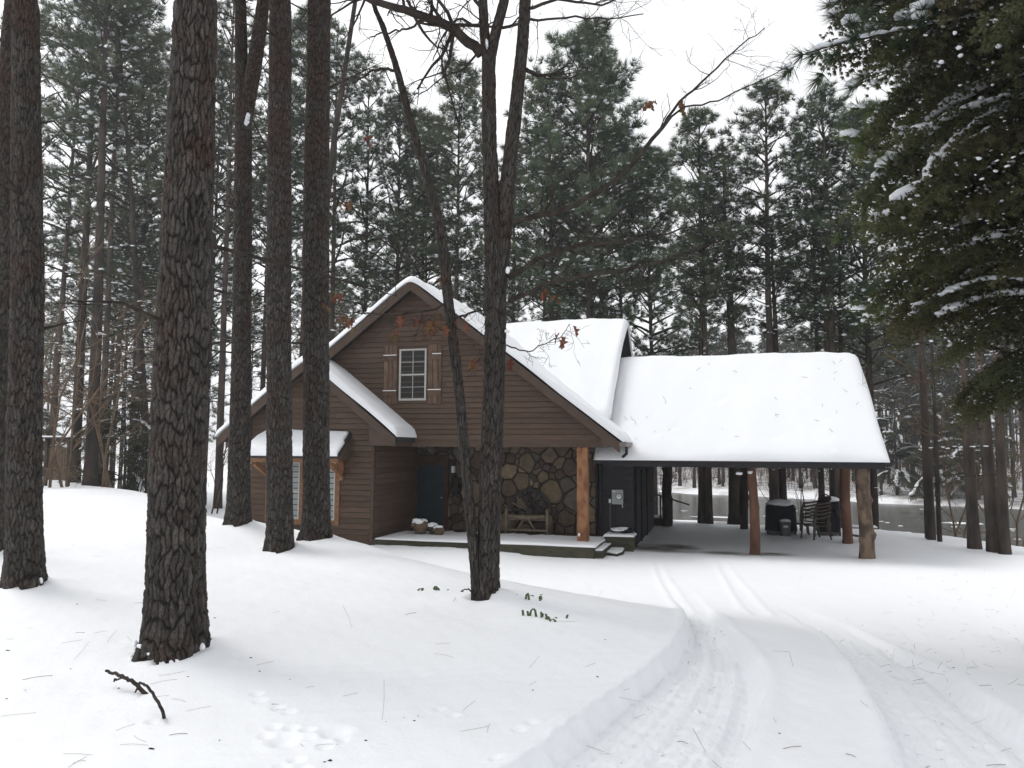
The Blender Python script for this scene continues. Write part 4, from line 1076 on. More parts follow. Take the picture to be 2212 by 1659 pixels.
part(MB().box(3.2, 3.5, 21.453, 28.097, 2.27, 2.355), 'beam', M['dark_siding'], cp)
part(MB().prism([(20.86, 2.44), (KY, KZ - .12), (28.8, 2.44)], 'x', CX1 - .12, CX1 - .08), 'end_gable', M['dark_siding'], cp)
snow_sheet('roof_snow', [(CX0, 20.70), (CX1 + .06, 20.70), (CX1 + .06, 28.9), (CX0, 28.9)], ridge_y(KY, KZ, KS, .22), .17, .07, cp, 12, edge=.40, dents=12)
def log_post(x, y, r, h, m, seed, knots=7):
    g = np.random.default_rng(seed); z = np.linspace(0, h, 46); a = np.arange(22) * 2 * PI / 22; Z, A_ = np.meshgrid(z, a, indexing='ij')
    rr = r * (1 + .07 * np.sin(Z * 2.3 + seed) + .05 * np.sin(A_ * 2 + Z * 1.5) + .03 * np.sin(A_ * 5 + Z * 4) + .14 * np.exp(-Z / .12) + .05 * (1 - Z / h))
    for _ in range(knots):
        z0, a0 = g.uniform(.3, h - .1), g.uniform(0, 6.28); da = np.angle(np.exp(1j * (A_ - a0))); rr = rr + r * g.uniform(.18, .45) * np.exp(-((Z - z0) / .075) ** 2 - (da / .42) ** 2)
    cx = .05 * np.sin(z * 1.5 + seed) * (z / h); cy = .04 * np.sin(z * 1.1 + 2 * seed)
    V = np.stack([x + cx[:, None] + rr * np.cos(A_), y + cy[:, None] + rr * np.sin(A_), Z], -1).reshape(-1, 3); n = 22
    i, j = np.meshgrid(np.arange(45), np.arange(n), indexing='ij'); j2 = (j + 1) % n
    F = np.stack([i * n + j, i * n + j2, (i + 1) * n + j2, (i + 1) * n + j], -1).reshape(-1, 4)
    me = np_mesh('log_post', V, F, M[m], True); return me
for (x, y, r, m, sd, lab) in ((.68, 21.33, .115, 'log_red', 1, None), (3.40, 21.55, .165, 'log_grey', 2, 'thick pale knotty post'), (3.42, 24.9, .135, 'log_red', 3, None), (-2.06, 28.3, .155, 'log_dark', 4, None), (.56, 28.05, .13, 'log_dark', 5, None)):
    o = keep(link('post', log_post(x, y, r, 2.265, m, sd)), cp)
    if lab: o['label'] = lab
b = MB(); b.blob((.60, 21.14, 2.15), (.06, .04, .04), 1, .3, 1); b.blob((.33, 21.14, 2.12), (.07, .04, .04), 1, .3, 2); part(b, 'snow', M['snow'], cp, True)
# ------------------------------------------------------------------ big trunks near the camera, with real bark plates
def bark_field(s, a, ncol, ch, seed, sub=True):
    """s metres along the stem, a angle; -> relief 0..1, tint per plate"""
    g = np.random.default_rng(seed); NR = 256
    jx = g.uniform(.12, .88, (NR, ncol)); jy = g.uniform(.1, .9, (NR, ncol)); tin = g.uniform(0, 1, (NR, ncol)); hgt = g.uniform(.55, 1, (NR, ncol))
    u = a / (2 * PI) * ncol; v = s / ch + 40
    u = u + .22 * np.sin(v * 2.1 + 3 * np.sin(a)) + .10 * np.sin(v * 5.3 + 2 * a) + .05 * np.sin(v * 13 + 5 * a)
    v = v + .25 * np.sin(a * 3 + v * .7) + .12 * np.sin(a * 7 + v * 2) + .06 * np.sin(a * 19 - v * 5)
    iu, iv = np.floor(u).astype(int), np.floor(v).astype(int)
    f1 = np.full(u.shape, 9.); f2 = f1.copy(); tt = np.zeros(u.shape); hh = np.zeros(u.shape)
    for dv in (-1, 0, 1):
        for du in (-1, 0, 1):
            cu, cv = iu + du, iv + dv; r_, c_ = cv % NR, cu % ncol
            d = np.abs(cu + jx[r_, c_] - u) ** 1.5 + .72 * np.abs(cv + jy[r_, c_] - v) ** 1.5
            m = d < f1; f2 = np.where(m, f1, np.minimum(f2, d)); tt = np.where(m, tin[r_, c_], tt); hh = np.where(m, hgt[r_, c_], hh); f1 = np.where(m, d, f1)
    e = f2 - f1
    fine = .5 + .5 * np.sin(a * ncol * 1.9 + 4 * np.sin(v * 3)) * np.sin(v * 9 + 3 * np.sin(a * 11))
    rel = S(e / .38) * hh * (.8 + .2 * fine)
    if sub:
        r2, t2, p2 = bark_field(s * 1.03 + 3, a, int(ncol * 2.2), ch * .42, seed + 9, False); rel = rel * (.62 + .38 * r2); tt = .55 * tt + .45 * t2; return rel, tt, S(e / .30) * (.55 + .45 * p2)
    return rel, tt, S(e / .30)

def stem_mesh(name, pts, material, ncol, ch, deep, step, nang, seed, zfoot=None, flare=.3, ext=None, lobes=0.12):
    """pts: [(x,y,z,r)] from the foot up; ext: height the stem is carried on to above the frame"""
    P = np.array(pts, float)
    if ext is not None and ext > P[-1, 2]:
        dz = ext - P[-1, 2]; dirx = (P[-1, :2] - P[-2, :2]) / (P[-1, 2] - P[-2, 2]); P = np.vstack([P, [*(P[-1, :2] + dirx * dz * .6), ext, P[-1, 3] * .6]])
    seg = np.linalg.norm(np.diff(P[:, :3], axis=0), axis=1); L = np.r_[0, np.cumsum(seg)]
    vis = L[-2] if ext is not None else L[-1]
    q = np.r_[np.arange(-.25, vis, step), np.arange(vis, L[-1] + .01, .25)] if ext is not None else np.arange(-.25, L[-1], step)
    # smooth the path a little
    c = np.stack([np.interp(q, L, P[:, k]) for k in range(4)], 1)
    lowm = q < 0; c[lowm, 2] = P[0, 2] + q[lowm]
    kk = max(3, int(.5 / step)); ker = np.hanning(kk); ker /= ker.sum()
    for k in (0, 1, 3):
        pad = np.r_[np.full(kk, c[0, k]), c[:, k], np.full(kk, c[-1, k])]; c[:, k] = np.convolve(pad, ker, 'same')[kk:-kk]
    a = np.arange(nang) * 2 * PI / nang; Q, Aa = np.meshgrid(q, a, indexing='ij')
    rel, tin, plate = bark_field(Q + .0, Aa, ncol, ch, seed)
    rad = c[:, 3:4] * (1 + flare * np.exp(-np.clip(q, 0, 9) / .22))[:, None]
    rad = rad * (1 + lobes * np.exp(-np.clip(Q, 0, 9) / .3) * np.cos(Aa * 5 + seed) + .018 * np.sin(Aa * 2 + Q * 1.1 + seed) + .012 * np.sin(Aa * 3 - Q * 2.3))
    rr = rad - deep + deep * 1.15 * rel
    V = np.stack([c[:, 0:1] + rr * np.cos(Aa), c[:, 1:2] + rr * np.sin(Aa), np.repeat(c[:, 2:3], nang, 1)], -1).reshape(-1, 3)
    n = len(q); i, j = np.meshgrid(np.arange(n - 1), np.arange(nang), indexing='ij'); j2 = (j + 1) % nang
    F = np.stack([i * nang + j, i * nang + j2, (i + 1) * nang + j2, (i + 1) * nang + j], -1).reshape(-1, 4)
    return np_mesh(name, V, F, material, False, {'tint': tin.ravel(), 'plate': plate.ravel()})

def view_path(rows, foot):
    out = []
    for i, (u, v, w) in enumerate(rows):
        p = foot if i == 0 else at(u, v, y=foot[1]); out.append((p[0], p[1], p[2], w / 2 / S2 / FPX * depth_of(p)))
    return out

HIGH = pine_kind(501, 10, .10, 3.6, 54, 14, K=20, nl=.40, wid=.020, snowy=.3, dead=0)  # crowns above the view, made wide and dense to shade the foreground snow
FORE_LABEL = {
    'big': 'thickest dark pine trunk with deep plated bark nearest the camera', 'left': 'plated pine trunk standing alone near the left border of the yard',
    'edge': 'pine trunk cut off by the left border', 'third': 'straight pine trunk before the left part of the bay window',
    'fourth': 'darkest straight pine trunk before the right part of the bay window', 'fork': 'pine trunk with a snowy fork high up, at the left corner of the house'}
for k, (nang, step, ncol, ch, deep) in {'big': (210, .010, 30, .16, .024), 'left': (150, .014, 27, .16, .022), 'edge': (70, .03, 24, .16, .018), 'third': (130, .018, 25, .16, .022), 'fourth': (130, .018, 25, .16, .022), 'fork': (110, .02, 23, .16, .020)}.items():
    foot = FOOT[k]; path = view_path(FORE[k], foot); top = path[-1]
    o = empty('pine_tree', foot); tag(o, FORE_LABEL[k], 'pine tree', 'big pine trunks before the house')
    me = stem_mesh('plated_trunk', [(p[0] - foot[0], p[1] - foot[1], p[2] - foot[2], p[3]) for p in path], M['bark'], ncol, ch, deep, step, nang, len(k) * 13 + nang, ext=top[2] - foot[2] + 7)
    link('trunk', me, o)
    zc = top[2] - foot[2] + (2.2 if k != 'edge' else 4)
    tp = np.array(top[:2]) - foot[:2]
    for nm, ky in (('crown', 'needle'), ('branches', 'branch'), ('snow', 'snow')):
        link(nm, HIGH[ky], o, (tp[0], tp[1], zc), (0, 0, len(k) * 1.3), (1.25, 1.25, 1.0))['kind'] = 'stuff'
    if k in ('big', 'left'):
        b = MB(); gs_ = np.random.default_rng(len(k)); rr_ = path[0][3]
        for _ in range(26 if k == 'big' else 8):
            a_ = R(gs_.uniform(185, 345)) + YAW; h_ = abs(gs_.normal(0, .05)) - .01; q_ = rr_ * (1 + .33 * math.exp(-h_ / .22)) * 1.0
            s_ = gs_.uniform(.006, .019); b.blob((q_ * math.cos(a_), q_ * math.sin(a_), h_ + .02), (s_ * 1.2, s_, s_ * gs_.uniform(.8, 1.8)), 1, .35, int(gs_.integers(0, 99)))
        o2 = b.build('snow', M['snow'], o, True); o2['kind'] = 'stuff'
    if k == 'fork':
        f0 = at(526, 285, y=foot[1]); f1 = at(548, 150, y=foot[1]); f2 = at(562, 60, y=foot[1]); f3 = at(574, -40, y=foot[1]); d_ = depth_of(f1)
        me = stem_mesh('fork_stem', [(*(f0 - foot), 15 / S2 / FPX * d_), (*(f1 - foot), 16.5 / S2 / FPX * d_), (*(f2 - foot), 15 / S2 / FPX * d_), (*(f3 - foot), 13 / S2 / FPX * d_)], M['bark'], 11, .11, .014, .022, 80, 5, flare=0, lobes=0)
        link('fork_stem', me, o)
        b = MB(); c = at(533, 262, y=foot[1] - .10) - foot; [b.blob(c + (dx_, 0, dz_), (r0_, .05, r1_), 1, .35, int(r1_ * 999)) for dx_, dz_, r0_, r1_ in ((0, 0, .03, .05), (.015, .07, .025, .045), (.03, .13, .018, .04), (-.01, -.05, .02, .03))]; b.build('snow', M['snow'], o, True)
    # short dead snags and bare limbs on the trunks
    sn = MB(); gg = np.random.default_rng(len(k) + 50)
    for _ in range(10):
        z_ = gg.uniform(2.5, top[2] - foot[2] + .3); px = np.interp(z_, [p[2] - foot[2] for p in path], [p[0] - foot[0] for p in path]); pr = np.interp(z_, [p[2] - foot[2] for p in path], [p[3] for p in path])
        a_ = gg.uniform(0, 6.28); d_ = np.array([math.cos(a_), math.sin(a_), gg.uniform(-.1, .35)]); L = gg.choice([.15, .5, 1.2, 2.0]) * gg.uniform(.7, 1.2); p0 = np.array([px, 0, z_]) + d_ * pr * .8
        p1 = p0 + d_ * L * .5 + gg.normal(0, .05, 3); p2 = p0 + d_ * L + gg.normal(0, .1, 3); sn.tube([p0, p1, p2], [.018, .012, .004], 5)
        if L > .5:
            for _k in range(5):
                q = gg.uniform(.3, 1); a = p0 + (p2 - p0) * q; sn.tube([a, a + gg.normal(0, .15, 3) + d_ * .15], [.005, .002], 3, False)
    sn.build('dead_limbs', M['branch'], o)['kind'] = 'stuff'

# --- twin stemmed oak in the middle of the yard
foot = FOOT['oak']; oak = empty('oak_tree', foot); tag(oak, 'bare twin stemmed oak with a few brown leaves in mid yard', 'oak tree')
OY = foot[1]
def opt(u, v, dy=0.0): return at(u, v, y=OY + dy) - foot
def rpx(w, p): return w / 2 / S2 / FPX * depth_of(p + foot)
def limb(rows, name, dy=0.0, nang=72, step=.013, seed=3, flare=0.0, ncol=13, ext=None, deep=.012, dys=None):
    pts = []
    for i, (u, v, w) in enumerate(rows):
        p = opt(u, v, dy if dys is None else dys[i])
        if name == 'trunk' and i == 0: p = np.zeros(3)
        pts.append((*p, rpx(w, p)))
    return link(name, stem_mesh('oak_stem', pts, M['bark_oak'], ncol, .16, deep, step, nang, seed, flare=flare, lobes=.08 if flare else 0, ext=ext), oak)
limb(FORE['oak'], 'trunk', nang=110, step=.011, flare=.22, ncol=19, deep=.016)
limb([(1076, 640, 36), (1088, 520, 35), (1096, 400, 34), (1108, 290, 33), (1121, 170, 30), (1130, 80, 28), (1136, -20, 26), (1142, -120, 24)], 'trunk_fork', .03, 76, .013, 8, ncol=14)
limb([(1028, 1255, 24), (1019, 1150, 25), (1008, 1020, 25), (997, 900, 25), (982, 760, 25), (967, 640, 25), (958, 540, 24), (944, 460, 22), (925, 390, 21), (900, 310, 20), (876, 220, 18), (852, 130, 16), (825, 50, 14), (805, 10, 12)], 'side_stem', -.10, 64, .014, 9, ncol=11)
limb([(1056, 140, 30), (1046, 70, 24), (1043, 0, 22), (1040, -90, 19)], 'upper_fork', 0, 56, .016, 10, ncol=10)
limb([(1058, 130, 26), (1070, 70, 26), (1085, 20, 24), (1104, -60, 20)], 'upper_fork', .0, 56, .016, 11, ncol=10)

tw = MB(); gg = np.random.default_rng(77); TIPS = []
def twig(p, d, L, r, lv, droop=0.0, up=0.0):
    pts = [p]; q = p.copy(); dd = d / np.linalg.norm(d); n = 5
    for k in range(n):
        dd = dd + gg.normal(0, .20, 3) + np.array([0, 0, up - droop]); dd /= np.linalg.norm(dd); q = q + dd * L / n; pts.append(q.copy())
    tw.tube(pts, np.linspace(r, max(.0012, r * .4), n + 1), 5 if lv < 2 else 3, False); TIPS.append(pts[-1])
    if lv < 3:
        for k in range(int(gg.integers(2, 5))):
            i = int(gg.integers(1, n + 1)); sd = dd + gg.normal(0, .75, 3); twig(pts[i], sd, L * gg.uniform(.35, .65), max(.0016, r * .5), lv + 1, droop, up)
def branch(rows, w0, w1, dys, twigs=8, tl=.5, droop=0.0, snow=False):
    P = np.array([opt(u, v, dy) for (u, v), dy in zip(rows, dys)])
    L = np.r_[0, np.cumsum(np.linalg.norm(np.diff(P, axis=0), axis=1))]; q = np.linspace(0, L[-1], 16); C = np.stack([np.interp(q, L, P[:, k]) for k in range(3)], 1)
    C[1:-1] += gg.normal(0, .008, (14, 3)); rr = np.linspace(w0, w1, 16) / 2 / S2 / FPX * depth_of(P[0] + foot)
    tw.tube(C, rr, 8); dr = C[-1] - C[0]; dr /= np.linalg.norm(dr)
    for k in range(twigs):
        i = int(gg.integers(3, 16)); sd = dr * .5 + gg.normal(0, .7, 3); sd[1] *= .5; twig(C[i], sd, tl * gg.uniform(.5, 1.2), max(.0022, rr[i] * .45), 1, droop)
    return C
# the long arch to the left and the other limbs read off the photograph
branch([(1040, 118), (1000, 78), (960, 48), (915, 32), (872, 22), (830, 10), (790, -5)], 24, 13, [0, -.1, -.2, -.3, -.35, -.4, -.4], 15, .8, .03)
branch([(930, 36), (880, 62), (830, 70), (800, 80)], 6, 3, [-.28, -.3, -.3, -.3], 6, .5, .05)
branch([(868, 165), (838, 146), (800, 155), (760, 185)], 8, 3, [-.1, -.15, -.2, -.3], 8, .5)
branch([(1136, 150), (1165, 165), (1200, 160), (1240, 130)], 10, 3, [.03, .2, .4, .6], 6, .5)
branch([(1112, 480), (1180, 462), (1250, 440), (1320, 395), (1375, 345), (1420, 290), (1450, 250)], 14, 7, [.0, -.2, -.4, -.5, -.6, -.7, -.8], 7, .45)
branch([(1420, 290), (1470, 215), (1530, 165), (1590, 105), (1652, 60)], 7, 2, [-.7, -.75, -.8, -.85, -.9], 8, .35)
branch([(1432, 270), (1480, 228), (1560, 215), (1630, 180), (1710, 140)], 5, 1.6, [-.72, -.8, -.85, -.9, -.95], 7, .3)
branch([(1100, 600), (1170, 555), (1260, 528), (1360, 520), (1450, 505), (1530, 480)], 12, 2.5, [0, .3, .5, .7, .9, 1.1], 12, .6)
branch([(1100, 650), (1190, 610), (1300, 590), (1400, 575), (1500, 540), (1590, 505)], 11, 2.5, [0, -.3, -.5, -.6, -.7, -.8], 12, .6)
branch([(1086, 60), (1150, 45), (1230, 38), (1310, 42), (1390, 30)], 7, 2, [0, -.3, -.5, -.6, -.7], 11, .6)
branch([(1135, 20), (1200, 0), (1300, 10), (1400, -30)], 8, 2, [0, .2, .5, .8], 10, .6)
branch([(1043, 60), (990, 40), (950, 90), (935, 130)], 7, 2, [0, -.2, -.3, -.4], 9, .5, .08)
branch([(1045, 100), (1000, 150), (960, 165), (900, 210)], 6, 2, [0, .3, .5, .6], 8, .5)
branch([(1042, 20), (1010, -20), (930, -40), (860, -30)], 9, 3, [0, .3, .5, .7], 10, .7, .1)
branch([(968, 655), (930, 668), (880, 678), (830, 680), (770, 676), (735, 672)], 6, 1.8, [-.1, -.25, -.35, -.45, -.5, -.55], 10, .28)
branch([(975, 720), (930, 700), (890, 690)], 4, 1.6, [-.1, -.2, -.25], 5, .25)
branch([(985, 690), (1030, 672), (1075, 668)], 6, 2, [-.1, -.3, -.4], 5, .3)
branch([(930, 690), (880, 700), (830, 715), (790, 732)], 3, 1.2, [-.3, -.35, -.4, -.45], 3, .2)
branch([(1085, 745), (1140, 760), (1210, 730), (1230, 700)], 3.5, 1.2, [-.1, -.3, -.5, -.6], 8, .3)
branch([(1080, 765), (1040, 770), (1025, 790)], 3, 1.2, [-.1, -.25, -.3], 4, .2)
branch([(950, 590), (880, 560), (800, 500), (750, 430)], 6, 1.5, [-.1, -.3, -.5, -.6], 10, .4)
branch([(1030, 1282), (1012, 1272), (998, 1278)], 4, 2, [-.18, -.28, -.34], 0)
tw.build('twigs', M['branch'], oak)['kind'] = 'stuff'

def leaf_mesh(seed):
    g = np.random.default_rng(seed); n = 13; up = []; lo = []
    for k in range(n):
        q = k / (n - 1); w = math.sin(PI * min(1, q * .9 + .08)) * (.26 + .13 * math.sin(q * 17)) + .01
        up.append((q, w)); lo.append((q, -w * g.uniform(.85, 1.1)))
    cu = g.uniform(.25, .8); V = []
    for (q, w) in up + lo: V.append((q, w, .35 * cu * w * w * 6 - .5 * cu * q * q + g.normal(0, .02)))
    for k in range(n): q = k / (n - 1); V.append((q, 0, -.5 * cu * q * q - .02))
    F = [(k, k + 1, 2 * n + k + 1, 2 * n + k) for k in range(n - 1)] + [(2 * n + k, 2 * n + k + 1, n + k + 1, n + k) for k in range(n - 1)]
    m = MB(); m.add(V, F); return m.mesh('oak_leaf', M['dead_leaf'], True)
LM = [leaf_mesh(s) for s in (1, 2, 3)]
def leaf(u, v, dy, s=.13):
    p = opt(u, v, dy); link('leaf', LM[int(gg.integers(0, 3))], oak, p, (gg.uniform(-.9, .9), gg.uniform(.3, 1.7), gg.uniform(0, 6.28)), (s, s, s))
for (u, v, k, sp, dy) in ((742, 435, 4, 12, -.6), (730, 632, 5, 14, -.55), (760, 690, 3, 10, -.5), (742, 685, 2, 10, -.5), (868, 690, 3, 12, -.35), (900, 690, 3, 14, -.3), (935, 690, 8, 22, -.3), (925, 705, 3, 12, -.3), (960, 700, 2, 8, -.2), (1000, 685, 3, 10, -.25), (852, 722, 3, 7, -.4),
        (1022, 772, 4, 9, -.3), (1216, 728, 3, 12, -.55), (1240, 705, 1, 5, -.6), (1180, 628, 4, 14, -.3), (1205, 640, 2, 8, -.3), (1412, 222, 3, 9, -.75), (1468, 222, 2, 6, -.75), (948, 600, 2, 8, -.2), (705, 655, 2, 7, -.55), (1105, 770, 2, 6, -.2), (800, 300, 2, 10, -.5)):
    for _ in range(k): leaf(u + gg.normal(0, sp * .6), v + gg.normal(0, sp * .5), dy + gg.normal(0, .04), gg.uniform(.075, .125))
sb = MB()
for (u, v, rx, rz, dy) in ((1097, 583, .022, .036, -.08), (1095, 716, .026, .026, -.1), (1052, 96, .014, .05, -.12)):
    sb.blob(opt(u, v, dy), (rx, .04, rz), 1, .25, int(u))
sb.build('snow', M['snow'], oak, True)['kind'] = 'stuff'

# --- thin leaning bare tree behind the dark trunk
f_ = np.array([*at(690, 1040, y=24)[:2], 0]); f_[2] = gz(f_[0], f_[1])
lt = empty('bare_tree', f_); tag(lt, 'slender bare tree leaning right, behind the darkest trunk', 'bare tree')
m = MB(); pts = [np.zeros(3)] + [at(u, v, y=24) - f_ for u, v in ((692, 800), (700, 500), (722, 300), (742, 170), (768, 0), (780, -80))]
m.tube(pts, [.12, .115, .11, .10, .09, .08, .06], 9); m.build('trunk', M['bark_far'], lt, True)
tw = MB()
for (a, b) in ((3, .8), (4, 1.2), (4, 1.4), (5, 1.5), (5, 1.6), (6, 1.5), (2, .9)):
    twig(pts[a], np.array([gg.normal(), gg.normal() * .4, gg.normal() * .4 + .2]), b, .03, 0)
tw.build('branches', M['branch'], lt)['kind'] = 'stuff'

# --- trees on the bank at the right
for (u, v, yy, w, ub, vt, ki, lab) in ((2106, 1187, 24.4, 25, 2086, 880, 3, 'dark pine trunk on the bank, first of the three at the right border'), (2149, 1193, 23.8, 28, 2124, 880, 3, 'dark pine trunk on the bank, middle of the three at the right border'), (2171, 1197, 23.4, 22, 2157, 880, 3, 'reddish pine trunk on the bank nearest the right border')):
    p0 = at(u, v, y=yy); p0[2] = gz(p0[0], p0[1]) - .1; p1 = at(ub, vt, y=yy); dz = p1[2] - p0[2]
    o = put_tree(KP[ki], p0[0], p0[1], 15, w / 2 / S2 / FPX * depth_of(p0), lab, 'three trunks on the bank at the right', z=p0[2], lean=(0, -math.atan2(p0[0] - p1[0], dz)), rz=0)
for (u, v, yy, w, ub, lab) in ((2012, 1165, 26.5, 17, 1990, 'slim grey bare trunk on the bank right of the carport'), (2030, 1168, 26.0, 9, 2012, 'thin bare stem beside the slim grey trunk on the bank'), (2003, 1165, 26.9, 8, 1985, 'thinnest bare stem on the bank left of the three dark trunks')):
    p0 = at(u, v, y=yy); p0[2] = gz(p0[0], p0[1]) - .1; o = empty('bare_tree', p0); tag(o, lab, 'bare tree', 'slim stems on the bank')
    m = MB(); P_ = [np.zeros(3)] + [at(u + (ub - u) * k / 4, v - 110 * k, y=yy) - p0 for k in (1, 2, 3, 4, 6)]; r0 = w / 2 / S2 / FPX * depth_of(p0)
    m.tube(P_, r0 * np.array([1.2, 1, .9, .8, .6, .3]), 8); m.build('trunk', M['bark_far'], o, True); tw = MB()
    for k in range(7): twig(P_[int(gg.integers(2, 6))], np.array([gg.normal(), gg.normal(), .7]), gg.uniform(.7, 1.6), r0 * .35, 1)
    tw.build('branches', M['twig_brown'], o)['kind'] = 'stuff'
# trunks seen through the carport whose crowns are hidden by its roof
for (u, v, yy, w, lab) in ((1520, 1122, 30.2, 13, 'left trunk of the close pair seen through the carport'), (1524 + 8, 1122, 30.0, 16, 'right trunk of the close pair seen through the carport'), (1590, 1128, 30.3, 32, 'widest pale grey trunk seen through the carport'), (1691, 1095, 30.6, 21, 'dark trunk behind the left covered grill'), (1805, 1110, 30.0, 24, 'dark trunk behind the stacked chairs'), (1822, 1110, 30.4, 18, 'trunk just left of the reddish rear carport post')):
    p0 = at(u, v, y=yy); p0[2] = gz(p0[0], p0[1]) - .1
    put_tree(KP[3], p0[0], p0[1], random.uniform(11, 13), w / 2 / S2 / FPX * depth_of(p0), lab, 'trunks on the bank behind the carport', z=p0[2])

# --- cedar overhanging from the right, and the brighter pine boughs behind it
p = at(2500, 900, y=10.0)
cedar('cedar_tree', p[0], p[1] + .6, gz(p[0], p[1]), 12.0, 3.2, 3.6, 290, 'dense dark cedar with clumps of snow along its boughs, overhanging from the right', 17, .38, tr=.24, az_range=(R(95), R(300)), az_bias=.7, prof=([3.6, 4.5, 5.5, 7, 9, 12], [1.5, 2.0, 2.5, 2.8, 2.8, .8]))
# cropped pine with a reaching snowy bough
p = at(2235, 900, y=12.6); zp = gz(p[0], p[1])
put_tree(KP[6], p[0], p[1], 13, .2, 'yellow green pine with snow on its tufts beside the dark cedar', 'pines at the right border', z=zp, rz=.4)
rb = empty('pine_tree', (p[0] - .2, p[1] - 2.2, zp)); tag(rb, 'pine reaching a long snowy bough across the sky at the top right', 'pine tree', 'pines at the right border')
o0 = np.array([p[0] - .2, p[1] - 2.2, zp]); mt = MB(); mt.tube([(0, 0, 0), (0, 0, 6), (.05, 0, 11)], [.17, .13, .05], 10); mt.build('trunk', M['bark_far'], rb, True)
def bough(rows, dys, seed):
    P = np.array([at(u, v, y=o0[1] + d) - o0 for (u, v), d in zip(rows, dys)]); g = np.random.default_rng(seed); b = MB(); L = np.r_[0, np.cumsum(np.linalg.norm(np.diff(P, axis=0), axis=1))]
    q = np.linspace(0, L[-1], 14); C = np.stack([np.interp(q, L, P[:, k]) for k in range(3)], 1); b.tube(C, np.linspace(.035, .008, 14), 6); TC, TD, sc, sr = [], [], [], []
    dr = C[-1] - C[0]; dr /= np.linalg.norm(dr)
    for k in range(20):
        i = int(g.integers(3, 14)); sd = dr * .8 + g.normal(0, .5, 3); sd /= np.linalg.norm(sd); e = C[i] + sd * g.uniform(.2, .6); b.tube([C[i], e], [.009, .005], 4, False)
        for w in range(2): TC.append(e - sd * w * .08); TD.append(sd)
        if g.random() < .7: sc.append(e + (0, 0, .05)); sr.append(np.array((.10, .08, .05)) * g.uniform(.6, 1.3))
    TC.append(C[-1]); TD.append(dr)
    for i in range(2, 13): sc.append(C[i] + (0, 0, .035)); sr.append((.11, .05, .025))
    V, F = tufts(np.array(TC), np.array(TD), .24, 60, .0045, seed); link('crown', np_mesh('bough_needles', V, F, M['needle']), rb)['kind'] = 'stuff'; b.build('bough', M['branch'], rb)
    V, F = blobs(np.array(sc), np.array(sr), seed, 1); link('snow', np_mesh('bough_snow', V, F, M['snow_tree'], True), rb)['kind'] = 'stuff'
bough([(2250, 25), (2100, 40), (1980, 62), (1880, 80), (1790, 100), (1735, 118)], [0, -.3, -.5, -.6, -.7, -.7], 61)
bough([(2250, -60), (2100, -40), (1980, -10), (1900, 15), (1850, 35)], [0, .2, .3, .4, .5], 62)
bough([(2200, 60), (2080, 90), (1990, 110), (1930, 150)], [0, .2, .3, .4], 63)

# --- dark snowy evergreens low in the wood at the left, and one across the pond
for (u, yy, H, rad, lab, sd) in ((265, 30, 5.6, 2.3, 'dark snow flecked evergreen between the snow crest trunks and the biggest trunk', 31), (330, 32, 4.8, 2.0, 'dark evergreen close behind the biggest trunk', 32), (70, 33, 4.5, 1.8, 'dark evergreen behind the left foreground trunk', 33)):
    b0 = at(u, 1060, y=yy); cedar('evergreen_tree', b0[0], yy, gz(b0[0], yy), H, rad, .7, 60, lab, sd, .25, tr=.08, cat='evergreen tree')
for (u, dd, H, rad, lab, sd) in ((2020, 52, 11, 3.6, 'snow laden evergreen across the pond right of the carport', 41), (1935, 58, 10, 3.2, 'snow laden evergreen at the right edge of the carport roof', 42), (2110, 60, 10, 3.4, 'snow laden evergreen seen behind the three bank trunks', 43)):
    p = CAM + ray(u / S2, 450) * dd
    while p[1] + .6 * p[0] < 80.5: p = p + ray(u / S2, 450) * 1.0
    cedar('evergreen_tree', p[0], p[1], gz(p[0], p[1]), H, rad, 1.5, 80, lab, sd, .75, tr=.15, cat='evergreen tree')
# ------------------------------------------------------------------ smaller things on and round the porch
# wagon wheel bench against the stone wall
bn = empty('wagon_wheel_bench', (-5.52, 21.75, .3)); tag(bn, 'rustic wooden bench with a half wagon wheel for its back, against the stone wall', 'bench')
fz = .302
for xx in (-6.12, -4.92):
    part(MB().tube([(xx, 21.52, fz), (xx + .01, 21.52, fz + .35), (xx, 21.52, fz + .72)], [.05, .045, .042], 10), 'leg', M['bench_wood'], bn, True)
    part(MB().tube([(xx, 21.98, fz), (xx, 21.98, fz + .62)], .045, 8), 'leg', M['bench_wood'], bn, True)
    part(MB().tube([(xx, 21.50, fz + .68), (xx, 22.0, fz + .66)], .04, 8), 'armrest', M['bench_wood'], bn, True)
part(MB().box(-6.08, -4.96, 21.52, 21.95, fz + .40, fz + .45), 'seat', M['bench_wood'], bn, bevel=.01)
part(MB().tube([(-6.08, 21.48, fz + .52), (-5.75, 21.46, fz + .50), (-5.52, 21.45, fz + .47), (-5.3, 21.46, fz + .50), (-4.96, 21.48, fz + .52)], [.05, .06, .085, .06, .05], 10), 'front_rail', M['bench_wood'], bn, True)
part(MB().tube([(-6.1, 21.50, fz + .12), (-4.94, 21.50, fz + .12)], .035, 8), 'stretcher', M['bench_wood'], bn, True)
for s in (-1, 1): part(MB().tube([(-5.52 + s * .08, 21.47, fz + .43), (-5.52 + s * .24, 21.49, fz + .14)], .03, 8), 'brace', M['bench_wood'], bn, True)
hc = (-5.52, 21.93, fz + .62)
wr = MB().tube([(hc[0] + .62 * math.cos(a), hc[1], hc[2] + .62 * math.sin(a)) for a in np.linspace(-.15, PI + .15, 30)], .042, 8); part(wr, 'wheel_rim', M['iron'], bn, True)
part(MB().tube([(hc[0], hc[1] - .10, hc[2]), (hc[0], hc[1] + .06, hc[2])], .10, 12), 'hub', M['iron'], bn)
